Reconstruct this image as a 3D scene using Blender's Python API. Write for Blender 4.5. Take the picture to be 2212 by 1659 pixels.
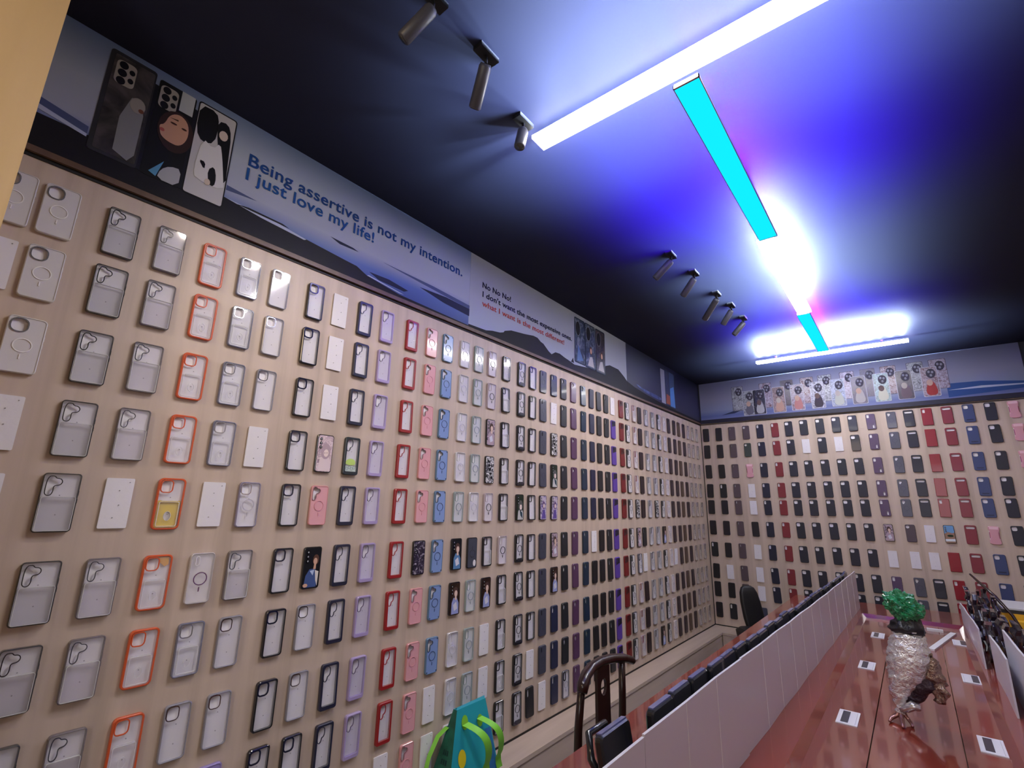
import bpy, bmesh, math, random
from mathutils import Vector, Matrix, noise
from mathutils.geometry import tessellate_polygon
random.seed(7)
PI = math.pi
ZO = 0.27            # floor to the bottom edge of the display boards
for o in list(bpy.data.objects): bpy.data.objects.remove(o)
scene = bpy.context.scene
COL = scene.collection

# ---------------------------------------------------------------- camera, world, exposure
cam_d = bpy.data.cameras.new('camera'); cam = bpy.data.objects.new('camera', cam_d); COL.objects.link(cam)
F_PX, YAW, PITCH, ROLL = 1041.9, .6820, .2435, .0195
Fw = Vector((-math.sin(YAW)*math.cos(PITCH), math.cos(YAW)*math.cos(PITCH), math.sin(PITCH)))
Rt = Vector((math.cos(YAW), math.sin(YAW), 0)); Up = Rt.cross(Fw)
R2 = Rt*math.cos(ROLL)+Up*math.sin(ROLL); U2 = -Rt*math.sin(ROLL)+Up*math.cos(ROLL)
m = Matrix((R2, U2, -Fw)).transposed().to_4x4(); m.translation = Vector((1.9405, -6.1639, 1.2959+ZO))
cam.matrix_world = m
cam_d.sensor_width = 36; cam_d.lens = F_PX/2212*36; cam_d.clip_start = .02; cam_d.clip_end = 60
scene.camera = cam
w = bpy.data.worlds.new('world'); scene.world = w; w.use_nodes = True
w.node_tree.nodes['Background'].inputs[0].default_value = (.55, .6, .8, 1)
w.node_tree.nodes['Background'].inputs[1].default_value = .03
scene.view_settings.view_transform = 'Standard'; scene.view_settings.look = 'None'
scene.view_settings.exposure = 0.58; scene.view_settings.gamma = 1; scene.view_settings.use_curve_mapping = False
WHITE_POWER, HALO_WHITE, HALO_BLUE = 40.0, 5.2, 10.0
SPOT_WATT, WARM_WATT = 6.0, 11.0

# ---------------------------------------------------------------- materials
MATS = {}
def node_mat(name):
    mt = bpy.data.materials.new(name); mt.use_nodes = True
    return mt, mt.node_tree, mt.node_tree.nodes['Principled BSDF']
def mat(name, col, rough=.5, metal=0, coat=0, spec=.5, bump=0, bscale=60, var=0):
    if name in MATS: return MATS[name]
    mt, nt, b = node_mat(name)
    b.inputs['Base Color'].default_value = (*col, 1); b.inputs['Roughness'].default_value = rough
    b.inputs['Metallic'].default_value = metal; b.inputs['Coat Weight'].default_value = coat
    b.inputs['Coat Roughness'].default_value = .06; b.inputs['Specular IOR Level'].default_value = spec
    if bump or var:
        tc = nt.nodes.new('ShaderNodeTexCoord'); n = nt.nodes.new('ShaderNodeTexNoise')
        n.inputs['Scale'].default_value = bscale; n.inputs['Detail'].default_value = 4
        nt.links.new(tc.outputs['Object'], n.inputs['Vector'])
        if bump:
            bp = nt.nodes.new('ShaderNodeBump'); bp.inputs['Strength'].default_value = bump; bp.inputs['Distance'].default_value = .01
            nt.links.new(n.outputs['Fac'], bp.inputs['Height']); nt.links.new(bp.outputs['Normal'], b.inputs['Normal'])
        if var:
            r = nt.nodes.new('ShaderNodeValToRGB'); r.color_ramp.elements[0].position = .3; r.color_ramp.elements[1].position = .7
            r.color_ramp.elements[0].color = (*[c*(1-var) for c in col], 1); r.color_ramp.elements[1].color = (*[min(1, c*(1+var)) for c in col], 1)
            nt.links.new(n.outputs['Fac'], r.inputs['Fac']); nt.links.new(r.outputs['Color'], b.inputs['Base Color'])
    MATS[name] = mt
    return mt
def clear_mat(name, tint, haze=.12, hcol=(.8, .8, .85)):
    if name in MATS: return MATS[name]
    mt = bpy.data.materials.new(name); mt.use_nodes = True; nt = mt.node_tree; nt.nodes.clear()
    out = nt.nodes.new('ShaderNodeOutputMaterial'); tr = nt.nodes.new('ShaderNodeBsdfTransparent'); tr.inputs[0].default_value = (*tint, 1)
    gl = nt.nodes.new('ShaderNodeBsdfGlossy'); gl.inputs['Roughness'].default_value = .08
    df = nt.nodes.new('ShaderNodeBsdfDiffuse'); df.inputs[0].default_value = (*hcol, 1)
    lw = nt.nodes.new('ShaderNodeLayerWeight'); lw.inputs[0].default_value = .5; pw = nt.nodes.new('ShaderNodeMath'); pw.operation = 'POWER'; pw.inputs[1].default_value = 4
    fr = nt.nodes.new('ShaderNodeMath'); fr.operation = 'MULTIPLY_ADD'; fr.inputs[1].default_value = .5; fr.inputs[2].default_value = .05
    nt.links.new(lw.outputs['Facing'], pw.inputs[0]); nt.links.new(pw.outputs[0], fr.inputs[0])
    m1 = nt.nodes.new('ShaderNodeMixShader'); m1.inputs[0].default_value = haze
    m2 = nt.nodes.new('ShaderNodeMixShader')
    nt.links.new(tr.outputs[0], m1.inputs[1]); nt.links.new(df.outputs[0], m1.inputs[2])
    nt.links.new(fr.outputs[0], m2.inputs[0]); nt.links.new(m1.outputs[0], m2.inputs[1]); nt.links.new(gl.outputs[0], m2.inputs[2])
    nt.links.new(m2.outputs[0], out.inputs[0]); MATS[name] = mt
    return mt
def emit(name, col, s):
    if name in MATS: return MATS[name]
    mt = bpy.data.materials.new(name); mt.use_nodes = True; nt = mt.node_tree; nt.nodes.clear()
    out = nt.nodes.new('ShaderNodeOutputMaterial'); e = nt.nodes.new('ShaderNodeEmission')
    e.inputs[0].default_value = (*col, 1); e.inputs[1].default_value = s; nt.links.new(e.outputs[0], out.inputs[0]); MATS[name] = mt
    return mt
def wood(name, stops, sc=(14, 14, .7), rough=.45, coat=0, detail=6, bump=.05, nscale=1.0):
    if name in MATS: return MATS[name]
    mt, nt, b = node_mat(name)
    tc = nt.nodes.new('ShaderNodeTexCoord'); mp = nt.nodes.new('ShaderNodeMapping'); mp.inputs['Scale'].default_value = sc
    n = nt.nodes.new('ShaderNodeTexNoise'); n.inputs['Scale'].default_value = nscale; n.inputs['Detail'].default_value = detail
    n.inputs['Distortion'].default_value = .6
    r = nt.nodes.new('ShaderNodeValToRGB')
    while len(r.color_ramp.elements) < len(stops): r.color_ramp.elements.new(.5)
    for e, (p, c) in zip(r.color_ramp.elements, stops): e.position = p; e.color = (*c, 1)
    nt.links.new(tc.outputs['Object'], mp.inputs[0]); nt.links.new(mp.outputs[0], n.inputs['Vector'])
    nt.links.new(n.outputs['Fac'], r.inputs['Fac']); nt.links.new(r.outputs[0], b.inputs['Base Color'])
    bp = nt.nodes.new('ShaderNodeBump'); bp.inputs['Strength'].default_value = bump; bp.inputs['Distance'].default_value = .005
    nt.links.new(n.outputs['Fac'], bp.inputs['Height']); nt.links.new(bp.outputs['Normal'], b.inputs['Normal'])
    b.inputs['Roughness'].default_value = rough; b.inputs['Coat Weight'].default_value = coat; b.inputs['Coat Roughness'].default_value = .05
    MATS[name] = mt
    return mt
OAK = wood('pale_oak_board', [(.25, (.43, .34, .265)), (.5, (.54, .43, .345)), (.75, (.61, .495, .40))])
BENCH = wood('pale_bench_laminate', [(.3, (.45, .35, .28)), (.7, (.58, .47, .39))], sc=(9, .8, 9), rough=.4)
MAHOG = wood('red_mahogany', [(.3, (.16, .022, .012)), (.6, (.23, .035, .02)), (.8, (.29, .05, .03))], sc=(7, .6, 7), rough=.16, coat=.7, bump=.01)
POST = wood('warm_pine', [(.3, (.55, .39, .19)), (.7, (.66, .48, .26))], sc=(8, 8, .6), rough=.5)
DARKWOOD = wood('dark_rosewood', [(.3, (.014, .005, .005)), (.7, (.035, .010, .008))], sc=(20, 20, 3), rough=.28, coat=.25)
NAVY = mat('navy_ceiling_paint', (.025, .028, .052), .65, spec=.06)
DARKPAINT = mat('dark_wall_paint', (.02, .022, .035), .6)
BLACKGAP = mat('black_gap', (.004, .003, .003), .6)

# ---------------------------------------------------------------- mesh builder
class MB:
    def __init__(s): s.v = []; s.f = []; s.mi = []; s.mats = []; s.sm = []
    def m(s, mt):
        if mt not in s.mats: s.mats.append(mt)
        return s.mats.index(mt)
    def add(s, vs, fs, mt, smooth=False):
        k = len(s.v); i = s.m(mt); s.v += [tuple(v) for v in vs]
        for f in fs: s.f.append([a+k for a in f]); s.mi.append(i); s.sm.append(smooth)
    def box(s, a, b, mt, rot=None, piv=None):
        x0, y0, z0 = a; x1, y1, z1 = b
        vs = [Vector(p) for p in ((x0,y0,z0),(x1,y0,z0),(x1,y1,z0),(x0,y1,z0),(x0,y0,z1),(x1,y0,z1),(x1,y1,z1),(x0,y1,z1))]
        if rot: vs = [rot @ (v-Vector(piv)) + Vector(piv) for v in vs]
        s.add(vs, [(0,3,2,1),(4,5,6,7),(0,1,5,4),(1,2,6,5),(2,3,7,6),(3,0,4,7)], mt)
    def loft(s, rings, mt, closed=False, caps=True, smooth=False):
        n = len(rings[0]); vs = [p for r in rings for p in r]; fs = []
        R = len(rings)
        for i in range(R if closed else R-1):
            a = i*n; b = ((i+1) % R)*n
            for j in range(n): fs.append((a+j, a+(j+1) % n, b+(j+1) % n, b+j))
        if caps and not closed: fs.append(tuple(reversed(range(n)))); fs.append(tuple((R-1)*n+j for j in range(n)))
        s.add(vs, fs, mt, smooth)
    def tube(s, pts, rad, mt, n=8, smooth=True, flat=1.0):
        pts = [Vector(p) for p in pts]; rr = rad if hasattr(rad, '__len__') else [rad]*len(pts); rings = []
        up = Vector((.13, .21, 1)).normalized()
        for i, p in enumerate(pts):
            d = (pts[min(i+1, len(pts)-1)]-pts[max(i-1, 0)]).normalized()
            if abs(d.dot(up)) > .95: up = Vector((1, .1, 0)).normalized()
            a = d.cross(up).normalized(); b = a.cross(d).normalized()
            rings.append([p+a*math.cos(2*PI*k/n)*rr[i]+b*math.sin(2*PI*k/n)*rr[i]*flat for k in range(n)])
        s.loft(rings, mt, smooth=smooth)
    def plate(s, outer, holes, y0, y1, mt, back=True, walls=True):
        """flat plate in the x-z plane, front at y1 (towards -y), back at y0"""
        loops = [outer]+holes; flat = [p for l in loops for p in l]
        tris = tessellate_polygon([[Vector((x, z, 0)) for x, z in l] for l in loops]); N = len(flat)
        vs = [(x, y1, z) for x, z in flat]+[(x, y0, z) for x, z in flat]; fs = []
        for t in tris:
            a, b, c = t; A, B, Cc = (Vector(flat[q]) for q in t)
            if (B-A).cross(Cc-A) < 0: a, c = c, a
            fs.append((a, b, c))
            if back: fs.append((c+N, b+N, a+N))
        if walls:
            k = 0
            for l in loops:
                n = len(l)
                for j in range(n): fs.append((k+j, k+(j+1) % n, k+(j+1) % n+N, k+j+N))
                k += n
        s.add(vs, fs, mt)
    def mesh(s, name):
        me = bpy.data.meshes.new(name); me.from_pydata(s.v, [], s.f)
        for mt in s.mats: me.materials.append(mt)
        for p, i, sm in zip(me.polygons, s.mi, s.sm): p.material_index = i; p.use_smooth = sm
        me.update(); bm = bmesh.new(); bm.from_mesh(me); bmesh.ops.recalc_face_normals(bm, faces=bm.faces); bm.to_mesh(me); bm.free()
        return me
    def build(s, name, parent=None, loc=(0, 0, 0)):
        o = bpy.data.objects.new(name, s.mesh(name)); COL.objects.link(o); o.location = loc
        if parent: o.parent = parent
        return o
def empty(name, loc=(0, 0, 0), rz=0):
    o = bpy.data.objects.new(name, None); COL.objects.link(o); o.location = loc; o.rotation_euler = (0, 0, rz); o.empty_display_size = .05
    return o
def tag(o, label=None, cat=None, group=None, kind=None):
    if label: o['label'] = label
    if cat: o['category'] = cat
    if group: o['group'] = group
    if kind: o['kind'] = kind
    return o
def struct(mb, name): return tag(mb.build(name), kind='structure')
def rr(w, h, r, n=4, cx=0, cz=0):
    out = []
    for k, (sx, sz) in enumerate(((1, 1), (-1, 1), (-1, -1), (1, -1))):
        for j in range(n+1):
            a = (k+j/n)*PI/2; out.append((cx+sx*(w/2-r)+r*math.cos(a), cz+sz*(h/2-r)+r*math.sin(a)))
    return out
def chaikin(p, it=2):
    for _ in range(it):
        q = []
        for i in range(len(p)):
            a = p[i]; b = p[(i+1) % len(p)]
            q += [(a[0]*.75+b[0]*.25, a[1]*.75+b[1]*.25), (a[0]*.25+b[0]*.75, a[1]*.25+b[1]*.75)]
        p = q
    return p
def offs(p, d):
    """push a ccw outline outwards by d"""
    n = len(p); out = []
    for i in range(n):
        a = Vector(p[i-1]); b = Vector(p[i]); c = Vector(p[(i+1) % n]); t = (c-a)
        t = t.normalized() if t.length > 1e-9 else Vector((1, 0)); out.append((b.x+t.y*d, b.y-t.x*d))
    return out
def circ(cx, cz, r, n=20, rz=None): return [(cx+r*math.cos(2*PI*k/n), cz+(rz or r)*math.sin(2*PI*k/n)) for k in range(n)]
def at_y(poly, y): return [(x, y, z) for x, z in poly]

# ---------------------------------------------------------------- room shell
HB, HC = 2.30+ZO, 2.823+ZO
b = MB(); b.box((-.1, -8.5, 0), (0, .1, HB+.02), OAK); struct(b, 'wall_left')
b = MB(); b.box((-.1, -8.5, HB+.02), (-.002, .1, HC+.05), DARKPAINT); struct(b, 'wall_left_upper')
b = MB(); b.box((0, 0, 0), (2.95, .1, HB+.02), OAK); struct(b, 'wall_back')
b = MB(); b.box((0, .002, HB+.02), (2.95, .1, HC+.05), DARKPAINT); struct(b, 'wall_back_upper')
b = MB(); b.box((2.95, -8.5, 0), (3.05, .1, HB+.02), OAK); b.box((2.952, -8.5, HB+.02), (3.05, .1, HC+.05), DARKPAINT); struct(b, 'wall_right')
b = MB(); b.box((-.1, -8.6, 0), (3.05, -8.5, HC+.05), mat('rear_wall_paint', (.45, .40, .34), .7)); struct(b, 'wall_front')
b = MB(); b.box((-.1, -8.6, HC), (3.05, .1, HC+.08), NAVY); struct(b, 'ceiling')
def floor_tiles():
    mt, nt, p = node_mat('grey_floor_tile'); br = nt.nodes.new('ShaderNodeTexBrick'); tc = nt.nodes.new('ShaderNodeTexCoord')
    nt.links.new(tc.outputs['Object'], br.inputs[0]); br.offset = 0
    for k, v in (('Scale', 1), ('Mortar Size', .004), ('Brick Width', .6), ('Row Height', .6)): br.inputs[k].default_value = v
    br.inputs['Color1'].default_value = (.25, .23, .22, 1); br.inputs['Color2'].default_value = (.27, .25, .24, 1); br.inputs['Mortar'].default_value = (.08, .08, .08, 1)
    nt.links.new(br.outputs[0], p.inputs['Base Color']); p.inputs['Roughness'].default_value = .25
    return mt
b = MB(); b.box((-.1, -8.6, -.05), (3.05, .1, 0), floor_tiles()); struct(b, 'floor')
# trims: dark groove under a thin wood strip along the top of the boards, dark line along their foot, corner joint
b = MB(); b.box((0, -8.5, HB-.008), (.004, -.004, HB+.004), BLACKGAP); b.box((0, -8.5, HB+.004), (.016, -.016, HB+.024), wood('strip_wood', [(.3, (.09, .05, .03)), (.7, (.14, .08, .05))])); struct(b, 'trim_1')
b = MB(); b.box((.004, -.004, HB-.004), (2.95, 0, HB+.003), BLACKGAP); b.box((.016, -.03, HB+.01), (2.95, 0, HB+.055), mat('dark_ledge_strip', (.012, .012, .03), .5)); struct(b, 'trim_2')
b = MB(); b.box((0, -6.1, ZO), (.004, -.004, ZO+.010), BLACKGAP); b.box((0, -.004, ZO), (2.95, 0, ZO+.010), BLACKGAP); struct(b, 'trim_3')
b = MB(); b.box((0, -.007, ZO), (.007, 0, HB), BLACKGAP); struct(b, 'trim_4')
b = MB(); b.box((0, -7.0, 0), (.30, -6.135, HC), POST); struct(b, 'trim_5')

# low benches along the two boards
def bench(name, a, bb, label):
    r = empty(name, (0, 0, 0)); q = MB(); q.box((a[0], a[1], 0), (bb[0]-.006, bb[1], ZO-.022), BENCH) if bb[0] < 1 else q.box((a[0], a[1]+.006, 0), (bb[0], bb[1], ZO-.022), BENCH)
    q.build('carcass', r); q = MB(); q.box((a[0], a[1], ZO-.022), (bb[0], bb[1], ZO), BENCH); q.build('bench_top', r)
    tag(r, label, 'bench', 'low benches under the display boards'); return r
bench('low_bench', (0.001, -6.13, 0), (.17, -.002, 0), 'long pale wood bench under the long wall of phone cases')
bench('low_bench', (.171, -.33, 0), (2.949, -.002, 0), 'short pale wood bench under the end wall of phone cases')

# ---------------------------------------------------------------- ceiling light bars (bottoms 2.72 above the board foot)
def lamp(name, kind, loc, watt, col, target=None, size=.1, **kw):
    d = bpy.data.lights.new(name, kind); d.energy = watt; d.color = col
    if kind == 'AREA': d.shape = 'RECTANGLE'; d.size = size; d.size_y = kw.get('size_y', size)
    if kind == 'SPOT': d.spot_size = kw.get('angle', 1.6); d.spot_blend = 1; d.shadow_soft_size = size
    if kind == 'POINT': d.shadow_soft_size = size
    if kw.get('soft'):   # shaped falloff that spreads the halo of the added lamps across the ceiling
        d.use_nodes = True; d.spot_blend = .03; nt = d.node_tree; e = nt.nodes['Emission']; fo = nt.nodes.new('ShaderNodeLightFalloff'); fo.inputs[0].default_value = kw['soft']
        tc = nt.nodes.new('ShaderNodeTexCoord'); sp = nt.nodes.new('ShaderNodeSeparateXYZ'); nt.links.new(tc.outputs['Normal'], sp.inputs[0])
        def M(op, a, b=None):
            n = nt.nodes.new('ShaderNodeMath'); n.operation = op
            for q, v in enumerate((a, b)):
                if v is None: continue
                if isinstance(v, (int, float)): n.inputs[q].default_value = v
                else: nt.links.new(v, n.inputs[q])
            return n.outputs[0]
        c = M('MAXIMUM', M('ABSOLUTE', sp.outputs['Z']), .02); k = (.026/.36)**2
        g = M('ADD', 1-k, M('DIVIDE', k, M('MULTIPLY', c, c)))
        nt.links.new(M('DIVIDE', fo.outputs['Constant'], M('MULTIPLY', c, g)), e.inputs['Strength'])
    o = bpy.data.objects.new(name, d); COL.objects.link(o); o.location = loc
    if target is not None: o.rotation_euler = (Vector(target)-Vector(loc)).to_track_quat('-Z', 'Y').to_euler()
    return o
def light_bar(name, x0, x1, y0, y1, blue, label, group):
    """a shallow channel hung just under the ceiling: diffuser below and on its flanks, added spots over its back for the ceiling halo"""
    zb = 2.775+ZO; r = empty(name, ((x0+x1)/2, (y0+y1)/2, zb)); cx, cy, cz = r.location; hx, hy = (x1-x0)/2, (y1-y0)/2
    housing = mat('light_housing_grey', (.30, .24, .22), .4) if blue else mat('light_housing_white', (.8, .8, .8), .4)
    q = MB(); q.box((-hx+.004, -hy+.004, .016), (hx-.004, hy-.004, .020), housing)
    if blue:
        for sx in (-1, 1): q.box((sx*(hx-.0015)-.0015, -hy, -.001), (sx*(hx-.0015)+.0015, hy, .012), housing)
        for sy in (-1, 1): q.box((-hx, sy*(hy-.004)-.004, -.001), (hx, sy*(hy-.004)+.004, .012), housing)
    q.build('housing', r)
    q = MB()
    if blue: q.box((-hx+.003, -hy+.008, 0), (hx-.003, hy-.008, .012), emit('cyan_diffuser', (.004, .56, 1.0), 1.05))
    else: q.box((-hx, -hy, 0), (hx, hy, .016), emit('white_diffuser', (1, .97, .93), WHITE_POWER))
    q.build('diffuser', r)
    if blue: q = MB(); q.box((-hx+.001, -hy+.008, .012), (hx-.001, hy-.008, .016), emit('violet_halo_glow', (.085, .004, 1), 2.5)); q.build('added_violet_glow', r)  # added glowing strip, gives the bar its violet halo colour
    q = MB()
    for t in (-.35, .35):
        p = (t*2*hx, 0) if hx > hy else (0, t*2*hy)
        q.box((p[0]-.008, p[1]-.008, .020), (p[0]+.008, p[1]+.008, HC-cz), housing)
    q.build('ceiling_mount', r)
    L = max(hx, hy)*2; n = 16
    for k in range(n):
        t = (k+.5)/n-.5; p = (cx+t*L, cy) if hx > hy else (cx, cy+t*L)
        lamp('added_halo_spot', 'SPOT', (p[0], p[1], zb+.022), (HALO_BLUE if blue else HALO_WHITE)*L/1.25, (.075, .004, 1) if blue else (.60, .76, 1), (p[0], p[1], zb+1), .004, angle=3.10, soft=12.0)  # row of added spots, no part of the fixture, lighting the ceiling halo
    return tag(r, label, 'ceiling light', group)
G1 = 'light bars on the dark ceiling'
light_bar('ceiling_light_bar', .915, 2.12, -4.80, -4.715, False, 'wide white light bar crossing the ceiling closest to the viewer', G1)
light_bar('ceiling_light_bar', 1.468, 1.562, -4.685, -3.37, True, 'long cyan light bar with violet glow touching the near white crossbar', G1)
light_bar('ceiling_light_bar', 1.452, 1.540, -3.36, -2.03, False, 'white light bar between the two cyan ceiling bars', G1)
light_bar('ceiling_light_bar', 1.436, 1.528, -2.015, -.86, True, 'short cyan light bar ending at the far thin white crossbar', G1)
light_bar('ceiling_light_bar', .870, 2.118, -.80, -.735, False, 'white crossbar light on the ceiling close to the end wall', G1)
# track spotlights beside the long wall, each a black cylinder on a short arm
SPOTS = [((.913, -5.466), (.998, -5.427), 'first'), ((.904, -5.133), (.999, -5.182), 'second'), ((.913, -4.881), (.915, -4.861), 'third'), ((.882, -3.461), (.986, -3.446), 'fourth'), ((.926, -3.101), (1.019, -3.124), 'fifth'), ((.908, -2.592), (1.039, -2.70), 'sixth'), ((.986, -2.40), (1.064, -2.42), 'seventh'), ((.99, -2.11), (1.071, -2.09), 'eighth')]
BLK = mat('black_lamp_metal', (.006, .006, .008), .55, spec=.3)
for i, (lo, hi, nm) in enumerate(SPOTS):
    r = empty('track_spotlight', (hi[0], hi[1], HC)); c = Vector(r.location)
    A = Vector((lo[0], lo[1], 2.68+ZO))-c; B = Vector((hi[0], hi[1], 2.775+ZO))-c; D = (B-A).normalized()
    q = MB(); q.tube([A, A+D*.004, B-D*.01, B], [.019, .022, .022, .018], mat('grey_lamp_metal', (.07, .07, .085), .4, spec=.4), n=14); q.build('lamp_head', r)
    q = MB(); q.box((-.02, -.045, -.018), (.02, .045, 0), BLK); q.build('adapter', r)
    q = MB(); q.tube([(0, 0, -.018), (0, 0, B.z)], .006, BLK, n=6); q.build('arm', r)
    q = MB(); q.tube([A-D*.001, A-D*.002], .016, mat('dark_lens', (.05, .05, .05), .2), n=12); q.build('lens', r)
    tag(r, f'small black ceiling spotlight, {nm} along the row beside the long wall', 'spotlight', 'track spotlights along the ceiling')
    wp = c+A-D*.03
    lamp('spot_beam', 'SPOT', wp, SPOT_WATT, (1, .86, .72), (0, wp.y-.05, 1.25+ZO), .04, angle=1.7)
lamp('warm_room_lamp', 'AREA', (1.1, -7.4, 2.7+ZO), WARM_WATT, (1, .74, .46), (0, -6.0, 1.5+ZO), .5)
lamp('unseen_area_lamp', 'AREA', (2.2, -8.2, 1.7+ZO), 11, (.95, .95, 1), (1.2, -3, 1.2), 1.4, size_y=1.2)  # unseen area lamp behind the camera, aimed up the room

# ---------------------------------------------------------------- phone cases
CW, CH = .075, .160
LENS = {
 'sq': lambda: rr(.031, .036, .009, 3, -.0155, .056),
 'wide': lambda: rr(.034, .037, .014, 4, -.016, .056),
 'blob': lambda: chaikin([(-.032, .072), (-.019, .074), (-.015, .067), (-.004, .066), (0, .058), (-.004, .050), (-.014, .049), (-.018, .044), (-.017, .030), (-.021, .020), (-.030, .021), (-.033, .030)][::-1], 2)[::-1],
 'tall': lambda: chaikin([(-.030, .073), (-.004, .073), (-.002, .050), (-.006, .040), (-.014, .038), (-.015, .026), (-.022, .020), (-.030, .026)][::-1], 2)[::-1],
 'cap': lambda: rr(.018, .042, .008, 3, -.020, .050),
 'slit': lambda: rr(.008, .026, .0035, 3, -.016, .056),
 'heart': lambda: chaikin([(-.028, .070), (-.012, .072), (-.002, .058), (-.008, .046), (-.018, .034), (-.026, .042)][::-1], 2)[::-1],
 'narrow': lambda: rr(.020, .036, .006, 3, -.022, .056),
 'sqsm': lambda: rr(.034, .034, .010, 3, -.016, .058),
 'bar': lambda: rr(.060, .020, .009, 4, 0, .060),
 'dot': lambda: circ(-.018, .058, .014, 16)}
def ccw(p):
    a = sum(p[i][0]*p[(i+1) % len(p)][1]-p[(i+1) % len(p)][0]*p[i][1] for i in range(len(p)))
    return p if a > 0 else p[::-1]
CARD = mat('white_insert_card', (.86, .84, .87), .7)
PEG = mat('grey_peg_hook', (.35, .34, .36), .4)
def ring(mb, inner, wd, y0, y1, mt):
    """raised rim around an outline"""
    i, o = inner, offs(inner, wd); mb.loft([at_y(i, y0), at_y(i, y1), at_y(o, y1), at_y(o, y0)], mt, closed=True)
def insert_card(w, h, col=None):
    q = MB(); q.plate(rr(w, h, .006), [], -.001, -.0035, col or CARD)
    for z in (.02, -.035): q.plate(circ(.002, z, .0018, 8), [], -.0035, -.0042, PEG)
    return q.mesh('insert_card')
def clear_case(fc, rough=.3, T=.0125, f=.004, chin=0, top=0, w=CW, h=CH, lens='sq', rc=None, rw=.003, pocket=False, mag=None, fill=None, tint=(.95, .95, .97), haze=.16, hcol=(.85, .84, .88), bar=False, sticker=None, r=.011, dots=None, half=None):
    P = []
    FM = mat('case_frame_%02x%02x%02x%s' % (*[int(c*255) for c in fc], 'g' if rough < .25 else ''), fc, rough, coat=.3)
    ct = .002; q = MB(); ih = h-2*f-chin-top; ic = (chin-top)/2
    inner = lambda y: at_y(rr(w-2*f, ih, max(r-f*.6, .003), 4, 0, ic), y)
    q.loft([at_y(rr(w, h, r), -.0005), at_y(rr(w, h, r), -(T-ct)), at_y(rr(w-2*ct, h-2*ct, r-ct), -T), inner(-T), inner(-.0005)], FM, closed=True)
    for z0, z1 in ((.02, .034), (-.002, .010)): q.box((w/2-.0005, -.008, z0), (w/2+.0012, -.0045, z1), FM)
    P.append(('bumper_frame', q.mesh('bumper_frame')))
    hole = ccw(LENS[lens]()); q = MB()
    PM = clear_mat('clear_back_%02x%02x%02x' % tuple(int(c*255) for c in tint), tint, haze, hcol) if fill is None else mat('tinted_back_%02x%02x%02x' % tuple(int(c*255) for c in fill), fill, .22, coat=.4)
    q.plate(rr(w-2*f, ih, max(r-f*.6, .003), 4, 0, ic), [hole], -(T-.003), -(T-.0015), PM, back=False, walls=False); P.append(('clear_back', q.mesh('clear_back')))
    q = MB(); RC = rc or FM; ring(q, hole, rw, -(T-.003), -(T+.0012), RC); P.append(('camera_ring', q.mesh('camera_ring')))
    P.append(('insert_card', insert_card(w-.006, h-.006)))
    if pocket:
        q = MB(); GL = mat('clear_pocket_edge', (.72, .72, .76), .12, coat=.6); ring(q, rr(w*.70, h*.46, .004, 3, 0, -h*.20), .0016, -(T-.002), -(T+.0012), GL)
        q.box((-w*.3, -(T+.0006), h*.055), (w*.3, -(T-.001), h*.062), GL)
        ring(q, circ(0, -h*.24, .009, 16, .014), .001, -(T-.002), -(T+.0002), GL); P.append(('card_pocket', q.mesh('card_pocket')))
    if half:
        q = MB(); ring(q, rr(w-.011, h*.56, .004, 3, 0, -h*.19), .0015, -(T-.002), -(T+.004), mat('smoky_pocket_edge', half, .15, coat=.5)); q.plate(rr(w-.011, h*.56, .004, 3, 0, -h*.19), [], -(T+.002), -(T+.003), PM, back=False, walls=False); P.append(('card_pocket', q.mesh('card_pocket')))
    if mag:
        q = MB(); MM = mat('mag_ring_%02x%02x%02x' % tuple(int(c*255) for c in mag), mag, .35); ring(q, circ(0, -.002, .0185, 28), .0026, -(T-.0025), -(T+.0003), MM); q.box((-.0014, -(T+.0003), -.043), (.0014, -(T-.0025), -.029), MM); P.append(('magnetic_ring', q.mesh('magnetic_ring')))
    if bar:
        q = MB(); q.plate(rr(w*.62, .014, .006, 4, 0, -h*.39), [], -(T-.002), -(T+.002), mat('kickstand_black', (.03, .03, .045), .3)); P.append(('kickstand', q.mesh('kickstand')))
    if sticker:
        q = MB(); kind, c1, c2 = sticker; SM = mat('sticker_'+kind, c1, .35, coat=.5)
        if kind == 'yellow': q.plate(rr(w-.014, h*.52, .003, 3, 0, -h*.20), [ccw(circ(0, -h*.24, .010, 16, .015))], -(T-.006), -(T-.005), SM)
        elif kind == 'lime':
            q.plate(chaikin([(-.027, -.040), (-.025, -.020), (-.005, -.010), (.020, -.016), (.026, -.040)][::-1], 2), [], -(T-.006), -(T-.005), SM)
            q.plate(rr(.054, .026, .004, 3, 0, -.058), [], -(T-.0065), -(T-.0055), mat('sticker_pale', c2, .4))
            for k in range(4): ring(q, rr(.008, .012, .003, 3, -.018+k*.012, -.056+(k % 2)*.006), .0012, -(T-.0055), -(T-.005), mat('sticker_ink', (.03, .12, .1), .4))
        else: q.plate([(0, .076), (.030, .076), (.030, .052), (.020, .046), (.006, .058)][::-1], [], -(T-.006), -(T-.005), SM)  # corner patch paints an orange reflection
        P.append(('sticker', q.mesh('sticker')))
    if dots:
        q = MB()
        for sx, sz in ((-1, -1), (1, -1), (1, 1)): q.plate(circ(sx*(w/2-.008), sz*(h/2-.009), .003, 10), [], -(T-.001), -(T+.0008), mat('corner_stud', dots, .35))
        P.append(('corner_studs', q.mesh('corner_studs')))
    return P
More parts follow.
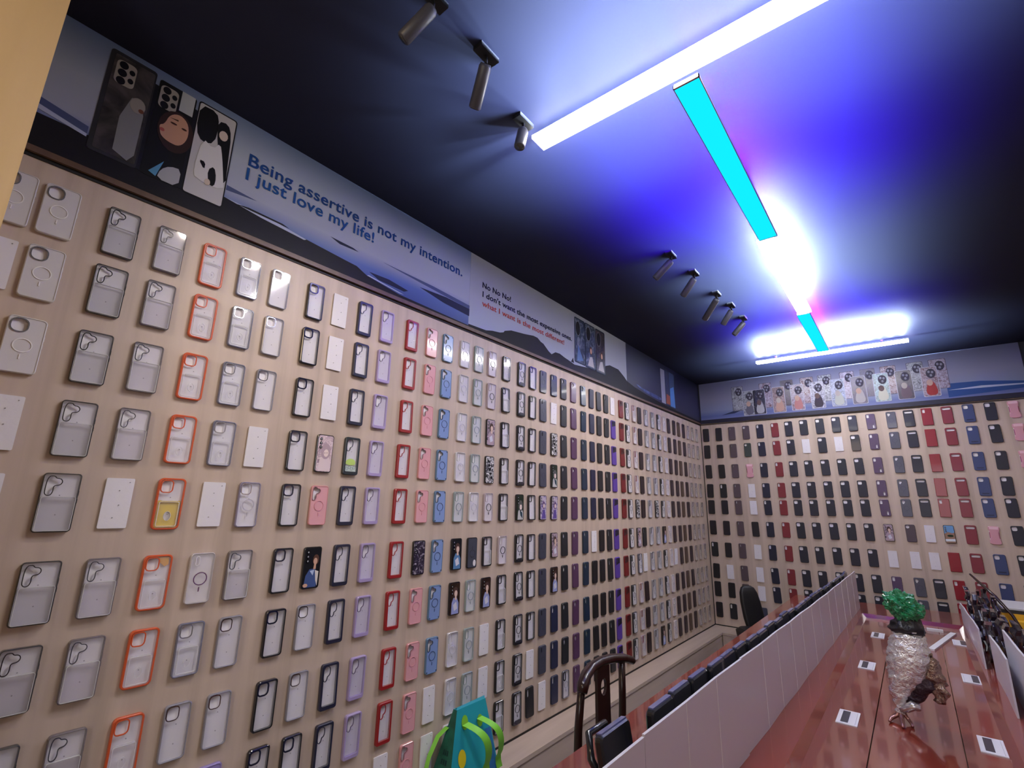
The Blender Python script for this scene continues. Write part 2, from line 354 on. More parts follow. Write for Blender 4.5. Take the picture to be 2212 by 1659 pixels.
def solid_case(c, lens='sqsm', T=.0115, w=CW, h=CH, rough=.45, r=.012, rim=None, mag=None, oval=False, slot=None, top=None, coat=.1, wave=False, blank=False, seam=None):
    P = []; SM = mat('silicone_%02x%02x%02x' % tuple(int(round(v*255)) for v in c), c, rough, coat=coat); q = MB(); ct = .0028
    holes = [] if lens is None else [ccw(LENS[lens]())]
    if oval: holes.append(ccw(rr(.013, .036, .0062, 3, .016, -.050)))
    outl = lambda d: rr(w-2*d, h-2*d, r-d)
    if wave: outl = lambda d: offs(chaikin([(-.037, .078), (.037, .078), (.037, .045), (.028, .030), (.028, -.028), (.037, -.042), (.037, -.078), (-.037, -.078), (-.037, -.042), (-.028, -.028), (-.028, .030), (-.037, .045)][::-1], 1), -d)
    o0, o1 = ccw(outl(0)), ccw(outl(ct))
    q.loft([at_y(o0, -.0005), at_y(o0, -(T-ct)), at_y(o1, -T)], SM, caps=False)
    q.plate(o1, holes, -(T-.005), -T, SM, back=False, walls=False)
    for l in holes: q.loft([at_y(l, -T), at_y(l, -(T-.006))], SM, caps=False)
    if not wave:
        for z0, z1 in ((.02, .034), (-.002, .010)): q.box((w/2-.0005, -.008, z0), (w/2+.0010, -.0045, z1), SM)
    P.append(('case_shell', q.mesh('case_shell'))); P.append(('insert_card', insert_card(w-.008, h-.008)))
    if rim and holes:
        q = MB(); ring(q, holes[0], .0018, -(T-.001), -(T+.0012), mat('rim_%02x%02x%02x' % tuple(int(v*255) for v in rim), rim, .3)); P.append(('camera_ring', q.mesh('camera_ring')))
    if mag:
        q = MB(); MM = mat('mag_%02x%02x%02x' % tuple(int(v*255) for v in mag), mag, .4); ring(q, circ(0, -.004, .018, 24), .0024, -(T-.001), -(T+.0005), MM); q.box((-.0013, -(T+.0005), -.044), (.0013, -(T-.001), -.030), MM); P.append(('magnetic_ring', q.mesh('magnetic_ring')))
    if top:
        q = MB(); hh = holes[0] if holes else None
        q.plate([(-.0335, .020), (.0335, .036), (.0335, .072), (-.0335, .072)], [hh] if hh else [], -T, -(T+.0008), mat('top_patch_%02x%02x%02x' % tuple(int(v*255) for v in top), top, .3)); P.append(('upper_patch', q.mesh('upper_patch')))
    if slot:
        q = MB(); q.plate(rr(w*.6, .010, .004, 3, 0, -h*.37), [], -T, -(T+.0012), mat('slot_%02x%02x%02x' % tuple(int(v*255) for v in slot), slot, .35)); P.append(('kickstand', q.mesh('kickstand')))
    if wave:
        q = MB(); q.plate(rr(.058, .022, .003, 3, 0, .062), [], -T, -(T+.0008), mat('pale_pink_band', (.85, .55, .62), .4)); P.append(('upper_patch', q.mesh('upper_patch')))
        q = MB()
        for s in (-1, 1): q.box((s*.030-.003, -.006, -.028), (s*.030+.003, -.002, .028), mat('dark_pink_grip', (.35, .08, .16), .4))
        P.append(('side_grip', q.mesh('side_grip')))
    return P
def spark(name, cols, scale):
    if name in MATS: return MATS[name]
    mt, nt, p = node_mat(name); tc = nt.nodes.new('ShaderNodeTexCoord'); n = nt.nodes.new('ShaderNodeTexNoise'); n.inputs['Scale'].default_value = scale; n.inputs['Detail'].default_value = 5; n.inputs['Distortion'].default_value = 1.5
    r = nt.nodes.new('ShaderNodeValToRGB'); k = len(cols)
    while len(r.color_ramp.elements) < k: r.color_ramp.elements.new(.5)
    for i, (e, c) in enumerate(zip(r.color_ramp.elements, cols)): e.position = .32+.36*i/(k-1); e.color = (*c, 1)
    nt.links.new(tc.outputs['Object'], n.inputs['Vector']); nt.links.new(n.outputs['Fac'], r.inputs[0]); nt.links.new(r.outputs[0], p.inputs['Base Color']); p.inputs['Roughness'].default_value = .3
    MATS[name] = mt
    return mt
K_, WH, SK, NV = (.01, .01, .014), (.75, .73, .74), (.62, .38, .28), (.05, .09, .25)
def flat(n, c): return mat('ink_'+n, c, .5, coat=.0, spec=.15)
def art(q, kind, y, sx=1., sz=1., ox=0., oz=0.):
    """a generic printed portrait or pattern, in thin ink layers; returns nothing"""
    S = lambda l: ccw([(ox+a*sx, oz+c*sz) for a, c in l]); d = [0]
    def lay(pts, mt): d[0] += 1; q.plate(S(pts), [], y, y-.00025*d[0], mt)
    E = lambda cx, cz, r, rz: circ(cx, cz, r, 16, rz)
    W_, H_ = .034, .076
    base = {'1': spark('ink_lilac_rose', [(.30, .22, .28), (.62, .48, .52), (.80, .70, .72)], 60), '2': flat('black', K_), '3': spark('ink_streaks', [(.01, .01, .02), (.03, .02, .05), (.55, .5, .6)], 45), '4': flat('black', K_), '5': spark('ink_dark_brown', [(.01, .008, .008), (.06, .03, .02)], 40), '6': spark('ink_mauve', [(.05, .04, .07), (.35, .26, .33), (.7, .55, .58)], 50), '7': spark('ink_graffiti', [(.01, .01, .01), (.02, .02, .03), (.7, .7, .72), (.8, .8, .8)], 55), '8': flat('greenblack', (.02, .03, .02)), '9': spark('ink_manga', [(.02, .02, .03), (.25, .2, .4), (.7, .62, .7), (.05, .04, .05)], 60), '0': flat('sky', (.16, .34, .62)), 'F': flat('slate', (.06, .065, .09))}[kind]
    lay(rr(2*W_, 2*H_, .008), base)
    if kind == '2':
        lay([(-.030, -.074), (-.024, -.030), (-.010, -.006), (.012, -.004), (.028, -.020), (.024, -.074)], flat('navy_dress', (.06, .10, .26)))
        lay([(-.008, -.012), (.012, -.008), (.006, -.030)], flat('pale_blue', (.45, .55, .75))); lay([(.014, -.010), (.030, -.016), (.028, -.070), (.020, -.050)], flat('cream', (.7, .66, .6)))
        lay(E(.014, .030, .013, .020), flat('hair', (.11, .055, .04))); lay(E(.012, .024, .0085, .013), flat('skin', SK)); lay([(.008, .014), (.016, .014), (.016, -.006), (.006, -.006)], flat('skin', SK))
        lay(E(-.022, -.066, .010, .007), flat('skin', SK))
    elif kind in '456':
        robe = {'4': (.10, .22, .42), '5': (.30, .34, .62), '6': (.42, .32, .38)}[kind]; sk = (.70, .52, .45)
        lay([(-.024, -.074), (-.022, -.020), (-.010, .004), (.014, .002), (.028, -.024), (.028, -.074)], flat('robe'+kind, robe)); lay([(-.012, -.030), (.010, -.016), (.020, -.050), (-.004, -.060)], flat('paleshirt', (.62, .62, .72)))
        lay(E(.004, .030, .018, .026), flat('hair2', (.08, .045, .04))); lay(E(.006, .024, .011, .016), flat('skin2', sk)); lay([(0, .012), (.011, .012), (.012, -.006), (-.001, -.006)], flat('skin2', sk))
    elif kind in '18':
        c1 = (.72, .60, .62) if kind == '1' else (.5, .5, .5)
        lay([(-.026, -.074), (-.020, -.026), (-.004, -.004), (.014, -.006), (.030, -.030), (.030, -.074)], flat('dress'+kind, c1)); lay(E(.004, .010, .022, .034), flat('rosehair' if kind == '1' else 'greyhair', (.45, .34, .38) if kind == '1' else (.10, .10, .10)))
        lay(E(.006, .002, .011, .016), flat('paleskin', (.80, .66, .62))); lay(E(0, .002, .0014, .002), flat('black', K_)); lay(E(.010, .003, .0014, .002), flat('black', K_))
        if kind == '8': lay([(-.004, -.020), (.020, -.030), (.024, -.066), (.004, -.050)], flat('dark_teal', (.03, .06, .08)))
    elif kind == '9':
        lay(E(.004, .016, .016, .026), flat('violet_hair', (.14, .08, .2))); lay(E(.006, .012, .009, .014), flat('paleskin', (.80, .66, .62))); lay([(-.020, -.07), (-.006, -.012), (.016, -.014), (.026, -.07)], flat('violet_coat', (.12, .08, .30)))
    elif kind == '0':
        lay([(-.034, .004), (-.010, .020), (.020, .010), (.034, .016), (.034, -.076), (-.034, -.076)], flat('sand', (.32, .20, .14))); lay(E(.004, -.014, .022, .010), flat('palms', (.02, .04, .02))); lay([(-.034, -.044), (.034, -.040), (.034, -.062), (-.034, -.064)], flat('foam', (.7, .75, .8)))
    elif kind == '7':
        for k in range(5): lay(E(-.014+.007*k, .05-.024*k, .010, .006+.002*(k % 3)), flat('black', K_))
    if kind == 'F': lay(E(.018, -.054, .011, .017), flat('white', WH)); return
    for k in range(3): lay(E(-.022, .060-.017*k, .0055, .0065), flat('lensblack', (.0, .0, .0))); lay(E(-.022, .060-.017*k, .003, .0035), flat('lensglint', (.35, .36, .4)))
def picture_case(kind):
    q = MB(); body = mat('glossy_black_edge', (.012, .012, .016), .15, coat=.6); T = .0115; ct = .0015
    q.loft([at_y(rr(CW, CH, .010), -.0005), at_y(rr(CW, CH, .010), -(T-ct)), at_y(rr(CW-2*ct, CH-2*ct, .0085), -T)], body)
    a = MB(); art(a, kind, -T)
    P = [('case_shell', q.mesh('case_shell')), ('printed_picture', a.mesh('printed_picture'))]
    if kind == 'F':
        c = MB(); MM = mat('mag_dark', (.03, .03, .045), .4); ring(c, circ(0, -.004, .018, 24), .0024, -T-.0002, -(T+.0010), MM); c.box((-.0013, -(T+.001), .018), (.0013, -T, .034), MM); P.append(('magnetic_ring', c.mesh('magnetic_ring')))
    return P
def white_card(tab=False, dented=True):
    q = MB(); q.plate(rr(.072, .152, .004, 3), [], -.001, -.0065, mat('display_card_white', (.74, .72, .76), .75, bump=.15, bscale=25))
    P = [('card_face', q.mesh('card_face'))]; q = MB()
    for x, z in ((.001, .038), (.006, -.006), (-.004, -.044), (.024, .064)): q.tube([(x, -.006, z), (x, -.0085, z)], .0016, PEG, n=8)
    P.append(('pins', q.mesh('pins')))
    return P
CHROME = mat('chrome_ring', (.75, .75, .8), .15, 1)
DK = (.018, .018, .024)
TYPES = {
 'M': ('clear_phone_case', lambda: clear_case((.62, .60, .60), fill=(.66, .64, .65), lens='wide', rc=mat('grey_ring', (.33, .33, .37), .2, .6), mag=(.85, .84, .86), w=.083, h=.166, f=.003)),
 'B': ('clear_phone_case', lambda: clear_case((.05, .05, .055), .12, f=.0022, w=.085, h=.166, lens='blob', rc=mat('black_ring', (.02, .02, .025), .15, coat=.6), rw=.0022, half=(.60, .60, .60), tint=(.91, .91, .92), T=.013, r=.009)),
 'b': ('clear_phone_case', lambda: clear_case((.17, .15, .17), .12, f=.0022, w=.083, h=.166, lens='blob', rc=mat('smoke_ring', (.05, .05, .07), .15, coat=.6), rw=.002, half=(.66, .65, .66), tint=(.93, .92, .94), T=.013, r=.009)),
 'O': ('clear_phone_case', lambda: clear_case((.62, .10, .03), w=.079, h=.166, f=.005, r=.014, pocket=True)),
 'Y': ('clear_phone_case', lambda: clear_case((.62, .10, .03), w=.079, h=.166, f=.005, r=.014, pocket=True, sticker=('yellow', (.85, .62, .02), WH))),
 'y!': ('clear_phone_case', lambda: clear_case((.62, .10, .03), w=.079, h=.166, f=.005, r=.014, pocket=True, sticker=('orange', (.85, .42, .02), WH))),  # the orange patch is a painted reflection on the case
 'G': ('clear_phone_case', lambda: clear_case((.17, .18, .27), .15, f=.003, w=.078, h=.162, rc=mat('steel_ring', (.45, .45, .5), .2, .7), pocket=True, tint=(.92, .93, .96))),
 'g': ('clear_phone_case', lambda: clear_case((.26, .26, .32), .15, f=.003, h=.162, rc=CHROME)),
 'h': ('clear_phone_case', lambda: clear_case((.26, .24, .36), .15, f=.003, h=.162, rc=CHROME, mag=(.5, .48, .55))),
 'H': ('clear_phone_case', lambda: clear_case((.55, .52, .55), .15, f=.002, h=.162, lens='slit', rc=mat('pale_ring', (.7, .68, .7), .3), mag=(.14, .06, .15), tint=(.95, .93, .93), haze=.3)),
 'l': ('clear_phone_case', lambda: clear_case((.30, .24, .55), .3, f=.004, h=.162, fill=(.34, .28, .6))),
 'K': ('clear_phone_case', lambda: clear_case(DK, .2, T=.0145, f=.0056, h=.163, rw=.005, rc=mat('navy_black_ring', (.012, .014, .04), .15, coat=.6))),
 'N': ('clear_phone_case', lambda: clear_case((.02, .022, .05), .35, T=.015, f=.0088, chin=.006, h=.166, lens='tall', rw=.002, r=.010)),
 'E': ('clear_phone_case', lambda: clear_case((.02, .03, .04), .35, T=.015, f=.0088, chin=.006, h=.166, lens='tall', rw=.002, r=.010, sticker=('lime', (.55, .85, .05), (.6, .75, .7)))),
 'L': ('clear_phone_case', lambda: clear_case((.40, .32, .58), .3, T=.015, f=.0062, chin=.008, h=.164, lens='tall', rc=mat('lilac_ring', (.16, .13, .2), .2), rw=.0018, r=.010, tint=(.86, .84, .92))),
 'R': ('clear_phone_case', lambda: clear_case((.32, .014, .018), .4, T=.015, f=.0090, chin=.006, h=.164, lens='tall', rw=.0022, r=.009)),
 'P': ('clear_phone_case', lambda: clear_case((.68, .32, .33), .25, f=.003, lens='blob', rc=mat('rose_ring', (.30, .14, .17), .2), rw=.0015, fill=(.74, .38, .42), mag=(.68, .30, .36))),
 'U': ('clear_phone_case', lambda: clear_case((.12, .22, .36), .25, f=.003, lens='blob', rc=mat('slate_ring', (.05, .08, .14), .2), rw=.0015, fill=(.22, .33, .62), mag=(.06, .10, .22), dots=(.05, .07, .14))),
 'T': ('clear_phone_case', lambda: clear_case((.62, .61, .64), .12, f=.0025, lens='cap', rw=.0012, mag=(.52, .51, .58), tint=(.95, .95, .97), haze=.3)),
 't': ('clear_phone_case', lambda: clear_case((.30, .36, .36), .12, f=.004, lens='cap', rw=.0015, mag=(.24, .27, .32), tint=(.88, .92, .92), haze=.25)),
 'r': ('clear_phone_case', lambda: clear_case((.50, .42, .45), .12, f=.003, lens='cap', rw=.0012, mag=(.02, .02, .03), tint=(.95, .92, .95), haze=.25)),
 'k': ('clear_phone_case', lambda: clear_case(DK, .2, T=.014, f=.006, lens='narrow', rw=.004, pocket=True)),
 'm': ('clear_phone_case', lambda: clear_case(DK, .2, T=.014, f=.0065, chin=.010, lens='cap', rw=.0025, mag=(.02, .02, .03), bar=True, w=.077, h=.164)),
 'i': ('clear_phone_case', lambda: clear_case(DK, .2, T=.014, f=.006, lens='narrow', rw=.0045, h=.158)),
 'J': ('clear_phone_case', lambda: clear_case((.10, .10, .14), .15, f=.003, lens='cap', rw=.006, rc=mat('black_ring', DK, .15), mag=(.3, .3, .36))),
 'w': ('clear_phone_case', lambda: clear_case((.03, .03, .035), .2, f=.004, lens='cap', rw=.002, mag=(.02, .02, .025), fill=(.62, .60, .62), haze=.3)),
 'q': ('clear_phone_case', lambda: clear_case((.45, .36, .37), .15, f=.003, lens='cap', rw=.006, rc=mat('dull_red_ring', (.22, .07, .07), .3), mag=(.33, .28, .3), tint=(.95, .93, .94), haze=.3)),
 'Q': ('clear_phone_case', lambda: clear_case((.30, .29, .31), .15, f=.0035, lens='cap', rw=.006, rc=mat('grey_lens_block', (.10, .09, .12), .3), mag=(.30, .29, .31), tint=(.92, .92, .94), haze=.3)),
 'c': ('clear_phone_case', lambda: clear_case((.62, .54, .54), .2, f=.003, lens='cap', rw=.002, mag=(.42, .36, .38), tint=(.98, .95, .95), haze=.4)),
 'j': ('clear_phone_case', lambda: clear_case((.42, .36, .33), .12, f=.003, lens='cap', rw=.004, rc=mat('brown_lens_block', (.14, .10, .09), .3), tint=(.80, .76, .72), haze=.12, mag=(.3, .26, .24))),
 'd': ('phone_case', lambda: solid_case((.050, .054, .085), 'slit', mag=(.035, .038, .06), rim=(.04, .04, .06))),
 'n': ('phone_case', lambda: solid_case((.016, .022, .06), 'narrow')),
 's': ('phone_case', lambda: solid_case((.014, .016, .022), 'heart')),
 'v': ('phone_case', lambda: solid_case((.095, .042, .10), 'heart', rough=.3)),
 'e': ('phone_case', lambda: solid_case((.014, .03, .06), 'heart', rim=(.05, .09, .10), rough=.3)),
 'y': ('phone_case', lambda: solid_case((.014, .016, .05), None, w=.070)),
 'x': ('phone_case', lambda: solid_case((.012, .011, .014), None, w=.072)),
 'z': ('phone_case', lambda: solid_case((.013, .014, .018), 'cap')),
 'V': ('phone_case', lambda: solid_case((.10, .045, .33), 'slit', top=(.015, .012, .03))),
 'D': ('phone_case', lambda: solid_case((.17, .012, .014), 'slit', top=(.05, .008, .01))),
 'X': ('phone_case', lambda: solid_case((.022, .012, .016), None)),
 'a': ('phone_case', lambda: solid_case((.035, .022, .028), 'slit', w=.068)),
 'o': ('phone_case', lambda: solid_case((.085, .052, .038), 'slit', w=.068)),
 'S': ('phone_case', lambda: solid_case((.095, .068, .08), 'slit', rim=(.03, .02, .03), rough=.35)),
 'f': ('phone_case', lambda: solid_case((.085, .06, .075), 'dot', rim=(.03, .02, .03))),
 '%': ('phone_case', lambda: solid_case((.035, .05, .045), 'dot', rim=(.02, .025, .02))),
 'p': ('phone_case', lambda: solid_case((.66, .33, .38), None, wave=True)),
 'I': ('phone_case', lambda: solid_case((.013, .015, .035), 'narrow')),
 'C': ('phone_case', lambda: solid_case((.20, .022, .030), 'narrow', rim=(.16, .03, .04))),
 'Z': ('phone_case', lambda: solid_case((.016, .017, .03), 'sqsm', w=.078, h=.166)),
 '&': ('phone_case', lambda: solid_case((.095, .055, .115), 'narrow', oval=True, w=.078)),
 '#': ('phone_case', lambda: solid_case((.085, .085, .115), 'heart', mag=(.05, .05, .08), rim=(.04, .04, .06), w=.078, h=.166)),
 '=': ('phone_case', lambda: solid_case((.018, .017, .03), 'bar', w=.080, h=.166, rim=(.01, .01, .015))),
 '_': ('phone_case', lambda: solid_case((.27, .010, .022), None, w=.080, h=.166, r=.004, coat=.4, rough=.3)),
 '^': ('phone_case', lambda: solid_case((.27, .010, .022), 'narrow', w=.080, h=.166, r=.006, coat=.4, rough=.3)),
 '+': ('phone_case', lambda: solid_case((.23, .03, .045), 'bar', w=.080, h=.166, rim=(.12, .015, .02))),
 '$': ('phone_case', lambda: solid_case((.045, .065, .17), 'sqsm', w=.080, h=.168, rim=(.02, .025, .06), slot=(.02, .025, .07))),
 'W': ('display_card', white_card)}
for k in '0123456789F': TYPES[k] = ('phone_case', (lambda kk: lambda: picture_case(kk))(k))
LOOK = {'M': 'frosted white case', 'B': 'dark-edged clear case', 'b': 'grey-edged clear case', 'O': 'orange-framed clear case', 'Y': 'orange-framed clear case with yellow sheet', 'y!': 'orange-framed clear case with painted orange reflection', 'G': 'slate-framed clear case', 'g': 'chrome-ringed clear case', 'h': 'clear case with small ring', 'H': 'clear case with purple ring', 'l': 'lilac case', 'K': 'black-framed clear case', 'N': 'navy bumper clear case', 'E': 'navy bumper case with lime sticker', 'L': 'lilac bumper clear case', 'R': 'red bumper clear case', 'P': 'translucent pink ring case', 'U': 'translucent blue ring case', 'T': 'colourless ring case', 't': 'grey-green edged ring case', 'r': 'clear case with black ring', 'k': 'black-framed pocket case', 'm': 'black-framed ring and kickstand case', 'i': 'slim black-framed clear case', 'J': 'clear case with dark lens block', 'w': 'black and white ring case', 'q': 'clear case with reddish lens block', 'Q': 'clear case with grey lens block', 'c': 'milky pinkish case', 'j': 'glittery clear case', 'd': 'slate grey case', 'n': 'navy case', 's': 'black case with pointed cutout', 'v': 'plum purple case', 'e': 'teal navy case', 'y': 'plain dark navy case', 'x': 'plain black case', 'z': 'black case with white cutout', 'V': 'violet and black case', 'D': 'dark red case', 'X': 'plain brownish black case', 'a': 'dark brown case', 'o': 'mid brown case', 'S': 'mauve grey case', 'f': 'mauve case with round cutout', '%': 'dark green case', 'p': 'pink wavy-sided case', 'I': 'midnight navy case', 'C': 'brick red case', 'Z': 'black case with square cutout', '&': 'plum case with oval hole', '#': 'grey case with faint ring', '=': 'black case with wide cutout', '_': 'plain bright red case', '^': 'bright red case with lens cutout', '+': 'dull red case with wide cutout', '$': 'denim blue case', 'W': 'blank white card', '0': 'case with beach print', '1': 'case with rose drawn portrait', '2': 'case with blue-dressed woman print', '3': 'black case with lightning streak print', '4': 'case with blue-robed figure print', '5': 'case with long-haired woman print', '6': 'case with mauve portrait print', '7': 'case with black-and-white pattern', '8': 'case with grey portrait print', '9': 'case with violet comic print', 'F': 'slate case with white spot'}
ORD = ['top row', 'second row down', 'third row down', 'fourth row down', 'fifth row down', 'sixth row down', 'seventh row down', 'eighth row down', 'ninth row down', 'lowest row']
PROTO = {}
SUBS = ('camera_ring', 'card_pocket', 'magnetic_ring', 'pins', 'upper_patch', 'kickstand', 'printed_picture', 'side_grip')
def place_case(key, wall, u, z, rowi, coltext, group):
    """the first of a kind is built with its parts; the rest are copies of it and of each part"""
    name = TYPES[key][0]
    if key not in PROTO: PROTO[key] = TYPES[key][1]()
    tilt = random.gauss(0, .012)
    if wall == 'long': r = empty(name, (.0012, u, z+ZO)); r.rotation_euler = (tilt, 0, PI/2)
    else: r = empty(name, (u, -.0012, z+ZO)); r.rotation_euler = (0, tilt, 0)
    main = None
    for pn, me in PROTO[key]:
        o = bpy.data.objects.new(pn, me); COL.objects.link(o)
        o.parent = main if (main and pn in SUBS) else r
        if pn in ('clear_back', 'case_shell', 'card_face'): main = o
    cat = {'clear_phone_case': 'clear phone case', 'phone_case': 'phone case', 'display_card': 'display card'}[name]
    tag(r, f'{LOOK[key]}, {ORD[rowi]}, {coltext}', cat, group)
    return r
ROWZ = [2.145, 1.938, 1.713, 1.490, 1.275, 1.030, .810, .570, .356, .155]
LONG = [(-6.123, 'MW........'), (-6.024, 'MMMWW.....'), (-5.868, 'BBBBBBBB..'), (-5.729, 'bbbbWbbb..'), (-5.589, 'OOOOY!OO..'), (-5.458, 'GGGGWHGg..'), (-5.335, 'gggWhbggl.'), (-5.175, 'KKKKKKKKK.'), (-5.052, 'WWW1P2ggK.'), (-4.920, 'NNNENNNNN.'), (-4.790, 'LLLLLLLLL.'), (-4.629, 'RRRRRRRRRW'), (-4.490, 'PPPPP3PPPP'), (-4.368, 'UUUUUUUUWW'), (-4.229, 'TTTTt45TTT'), (-4.108, 'ttttTFttt.'), (-3.983, 'rr67rk5WW.'), (-3.846, 'kkkkkrkkkk'), (-3.684, 'mmmm8mmmmm'), (-3.558, 'iiiiiiiiWz'), (-3.430, 'dddd9ddddW'), (-3.295, 'nW78965nnn'), (-3.165, 'sssssssssJ'), (-3.025, 'vvvvvvvvvv'), (-2.878, 'eeeeeeeeee'), (-2.746, 'yyyyyWxxxx'), (-2.625, 'xxxxxxxxxx'), (-2.497, 'zzzzzzzzzz'), (-2.375, 'WVVVVVVVVV'), (-2.215, 'DDDDDDDDDD'), (-2.095, 'wwwwwwwwww'), (-1.945, 'qqqq76Jqqq'), (-1.825, 'XXXXXzWXXX'), (-1.675, 'QQQQQQQQQQ'), (-1.515, 'QQQQ7QQQQ5'), (-1.360, 'wwwww5wwww'), (-1.215, 'cccccccccc'), (-1.085, 'aaaaaaWaaa'), (-.930, 'aaaaaaaaaa'), (-.790, 'oooooooooo'), (-.635, 'aaaaaaaaaa'), (-.490, 'jjjjjjjjjj'), (-.345, 'jjjjjjjjjj'), (-.190, 'jjjjjjjjjj')]
LNAME = ['outermost column by the wooden post', 'white column beside the wooden post', 'dark-edged column', 'grey-edged column', 'orange column', 'slate column beside the orange one', 'chrome-ring column', 'black column past the chrome-ring one', 'mixed white column', 'navy bumper column', 'lilac column', 'red bumper column', 'pink column', 'blue ring column', 'colourless column beside the blue one', 'grey-green edged column', 'mixed column with black rings', 'black pocket column', 'kickstand column', 'slim black column', 'slate grey column', 'column between slate and black ones', 'pointed-cutout black column', 'plum column', 'teal column']
NUM = {1: 'first', 2: 'second', 3: 'third', 4: 'fourth', 5: 'fifth', 6: 'sixth', 7: 'seventh', 8: 'eighth', 9: 'ninth', 10: 'tenth', 11: 'eleventh', 12: 'twelfth', 13: 'thirteenth', 14: 'fourteenth', 15: 'fifteenth', 16: 'sixteenth', 17: 'seventeenth', 18: 'eighteenth', 19: 'nineteenth'}
for i, (y, s) in enumerate(LONG):
    ct = LNAME[i] if i < len(LNAME) else f'{NUM[len(LONG)-i]} column from corner, long wall'
    for j, k in enumerate(s):
        if k == '.': continue
        place_case('y!' if k == '!' else k, 'long', y, ROWZ[j], j, ct, 'cards and cases in the '+ct)
FROWZ = [2.168, 1.962, 1.722, 1.494, 1.305, 1.070, .826, .587, .392, .170]
END = ['xxxxxxzxxx', 'xxxzxxxWxz', 'SSSSSSSSSS', 'f%pWWxWWWd', 'IIIIIIIIII', 'CCCCCCCCCC', 'ZZZZZZZZZ.', 'ZWZZZZZZZ.', 'ZZZZZZZZZ.', 'ZWZZZZZZZ.', 'ZZZZZZZZZ.', '&&&&&6W&&.', '#####fW##.', '=====WW==.', '^___^0_^^.', '+++++++++.', '$$$$$p$$$.', 'ZZZZZZZZ..', 'pppppp....']
EX = [.064, .216, .368, .527, .678, .834, .975, 1.122, 1.275, 1.424, 1.571, 1.728, 1.896, 2.036, 2.174, 2.322, 2.474, 2.624, 2.776]
for i, (x, s) in enumerate(zip(EX, END)):
    ct = f'{NUM[i+1]} column from corner, end wall'
    for j, k in enumerate(s):
        if k != '.': place_case(k, 'end', x, FROWZ[j]+.018*max(0, x-.5), j, ct, 'cards and cases in the '+ct)

# ---------------------------------------------------------------- printed banners above the boards
def wall_frame(name, wall, par=None):
    """parent for flat work on a wall: local x runs along the wall, local -y points into the room, local z is up"""
    return empty(name, (.0, 0, ZO) if wall == 'long' else (0, 0, ZO), PI/2 if wall == 'long' else 0)
def sheet_mat(name, stops, z0, z1, xs=None):
    """printed sky and water, changing over the height of the sheet"""
    mt, nt, p = node_mat(name); tc = nt.nodes.new('ShaderNodeTexCoord'); sp = nt.nodes.new('ShaderNodeSeparateXYZ'); mr = nt.nodes.new('ShaderNodeMapRange')
    mr.inputs['From Min'].default_value = z0; mr.inputs['From Max'].default_value = z1
    r = nt.nodes.new('ShaderNodeValToRGB')
    while len(r.color_ramp.elements) < len(stops): r.color_ramp.elements.new(.5)
    for e, (q, c) in zip(r.color_ramp.elements, stops): e.position = q; e.color = (*c, 1)
    nt.links.new(tc.outputs['Object'], sp.inputs[0]); nt.links.new(sp.outputs['Z'], mr.inputs['Value']); nt.links.new(mr.outputs[0], r.inputs[0])
    nt.links.new(r.outputs[0], p.inputs['Base Color']); p.inputs['Roughness'].default_value = .45
    return mt
def glyphs(body, size, bold):
    c = bpy.data.curves.new('lettering', 'FONT'); c.body = body; c.size = size; c.offset = bold; c.extrude = .0004; c.space_character = 1.05
    t = bpy.data.objects.new('lettering', c); COL.objects.link(t); bpy.context.view_layer.update()
    me = bpy.data.meshes.new_from_object(t); bpy.data.objects.remove(t); return me
def text(body, x, z, width, size, colr, parent, name, bold=.0, y=-.0075):
    """one line of printed lettering, each word a part of the banner"""
    X = lambda me: [v.co.x for v in me.vertices]
    full = X(glyphs(body, size, bold)); k = width/(max(full)-min(full)); x0 = min(full); done = ''
    for wd in body.split(' '):
        done = (done+' '+wd) if done else wd; end = max(X(glyphs(done, size, bold))); me = glyphs(wd, size, bold); sh = end-max(X(me))
        for v in me.vertices: v.co = Vector((x+(v.co.x+sh-x0)*k, y-v.co.z, z+v.co.y))
        me.materials.append(colr); o = bpy.data.objects.new(name, me); COL.objects.link(o); o.parent = parent
def poly(q, pts, mt, y=-.0055): q.plate(ccw(list(pts)), [], y, y-.0005, mt, back=False)
ZT = HC-ZO-.001
NVY = flat('banner_navy', (.010, .012, .035)); ISL = flat('island_dark', (.018, .022, .05)); WAVE = flat('wave_white', (.42, .46, .62)); ROCK = flat('rock_dark', (.012, .011, .014)); DUSK = flat('ridge_blue', (.07, .09, .19))
def banner_phone(par, name, x0, x1, z0, z1, kind, y, edge=(.01, .01, .012), lens=True):
    """a phone case printed on the banner, with its lens block"""
    q = MB(); cx, cz, ww, hh = (x0+x1)/2, (z0+z1)/2, x1-x0, z1-z0
    q.plate(rr(ww, hh, ww*.08, 4, cx, cz), [], y, y-.0006, flat('edge_%d' % int(edge[0]*255), edge))
    return q, cx, cz, ww, hh, y-.0006
# first banner: lake at dusk with three cases and the blue slogan
r = wall_frame('wall_banner', 'long'); tag(r, 'long dusk lake banner with blue slogan above the nearest phone cases', 'banner', 'printed banners above the boards')
q = MB(); poly(q, [(-5.93, 2.40), (-5.72, 2.395), (-5.72, 2.74), (-5.93, 2.76)], flat('case_side_dark', (.012, .012, .018)), -.0062); q.box((-6.134, -.005, 2.326), (-4.2105, -.001, ZT), sheet_mat('banner_dusk_sky', [(0, (.03, .06, .20)), (.16, (.07, .12, .34)), (.32, (.34, .36, .46)), (.62, (.36, .40, .48)), (1, (.12, .17, .30))], 2.34, 2.82))
poly(q, [(-6.134, 2.326), (-6.134, 2.44), (-5.90, 2.44), (-5.59, 2.442), (-5.333, 2.425), (-5.05, 2.402), (-4.99, 2.398), (-4.93, 2.372), (-4.73, 2.345), (-4.21, 2.335), (-4.21, 2.326)], ROCK)
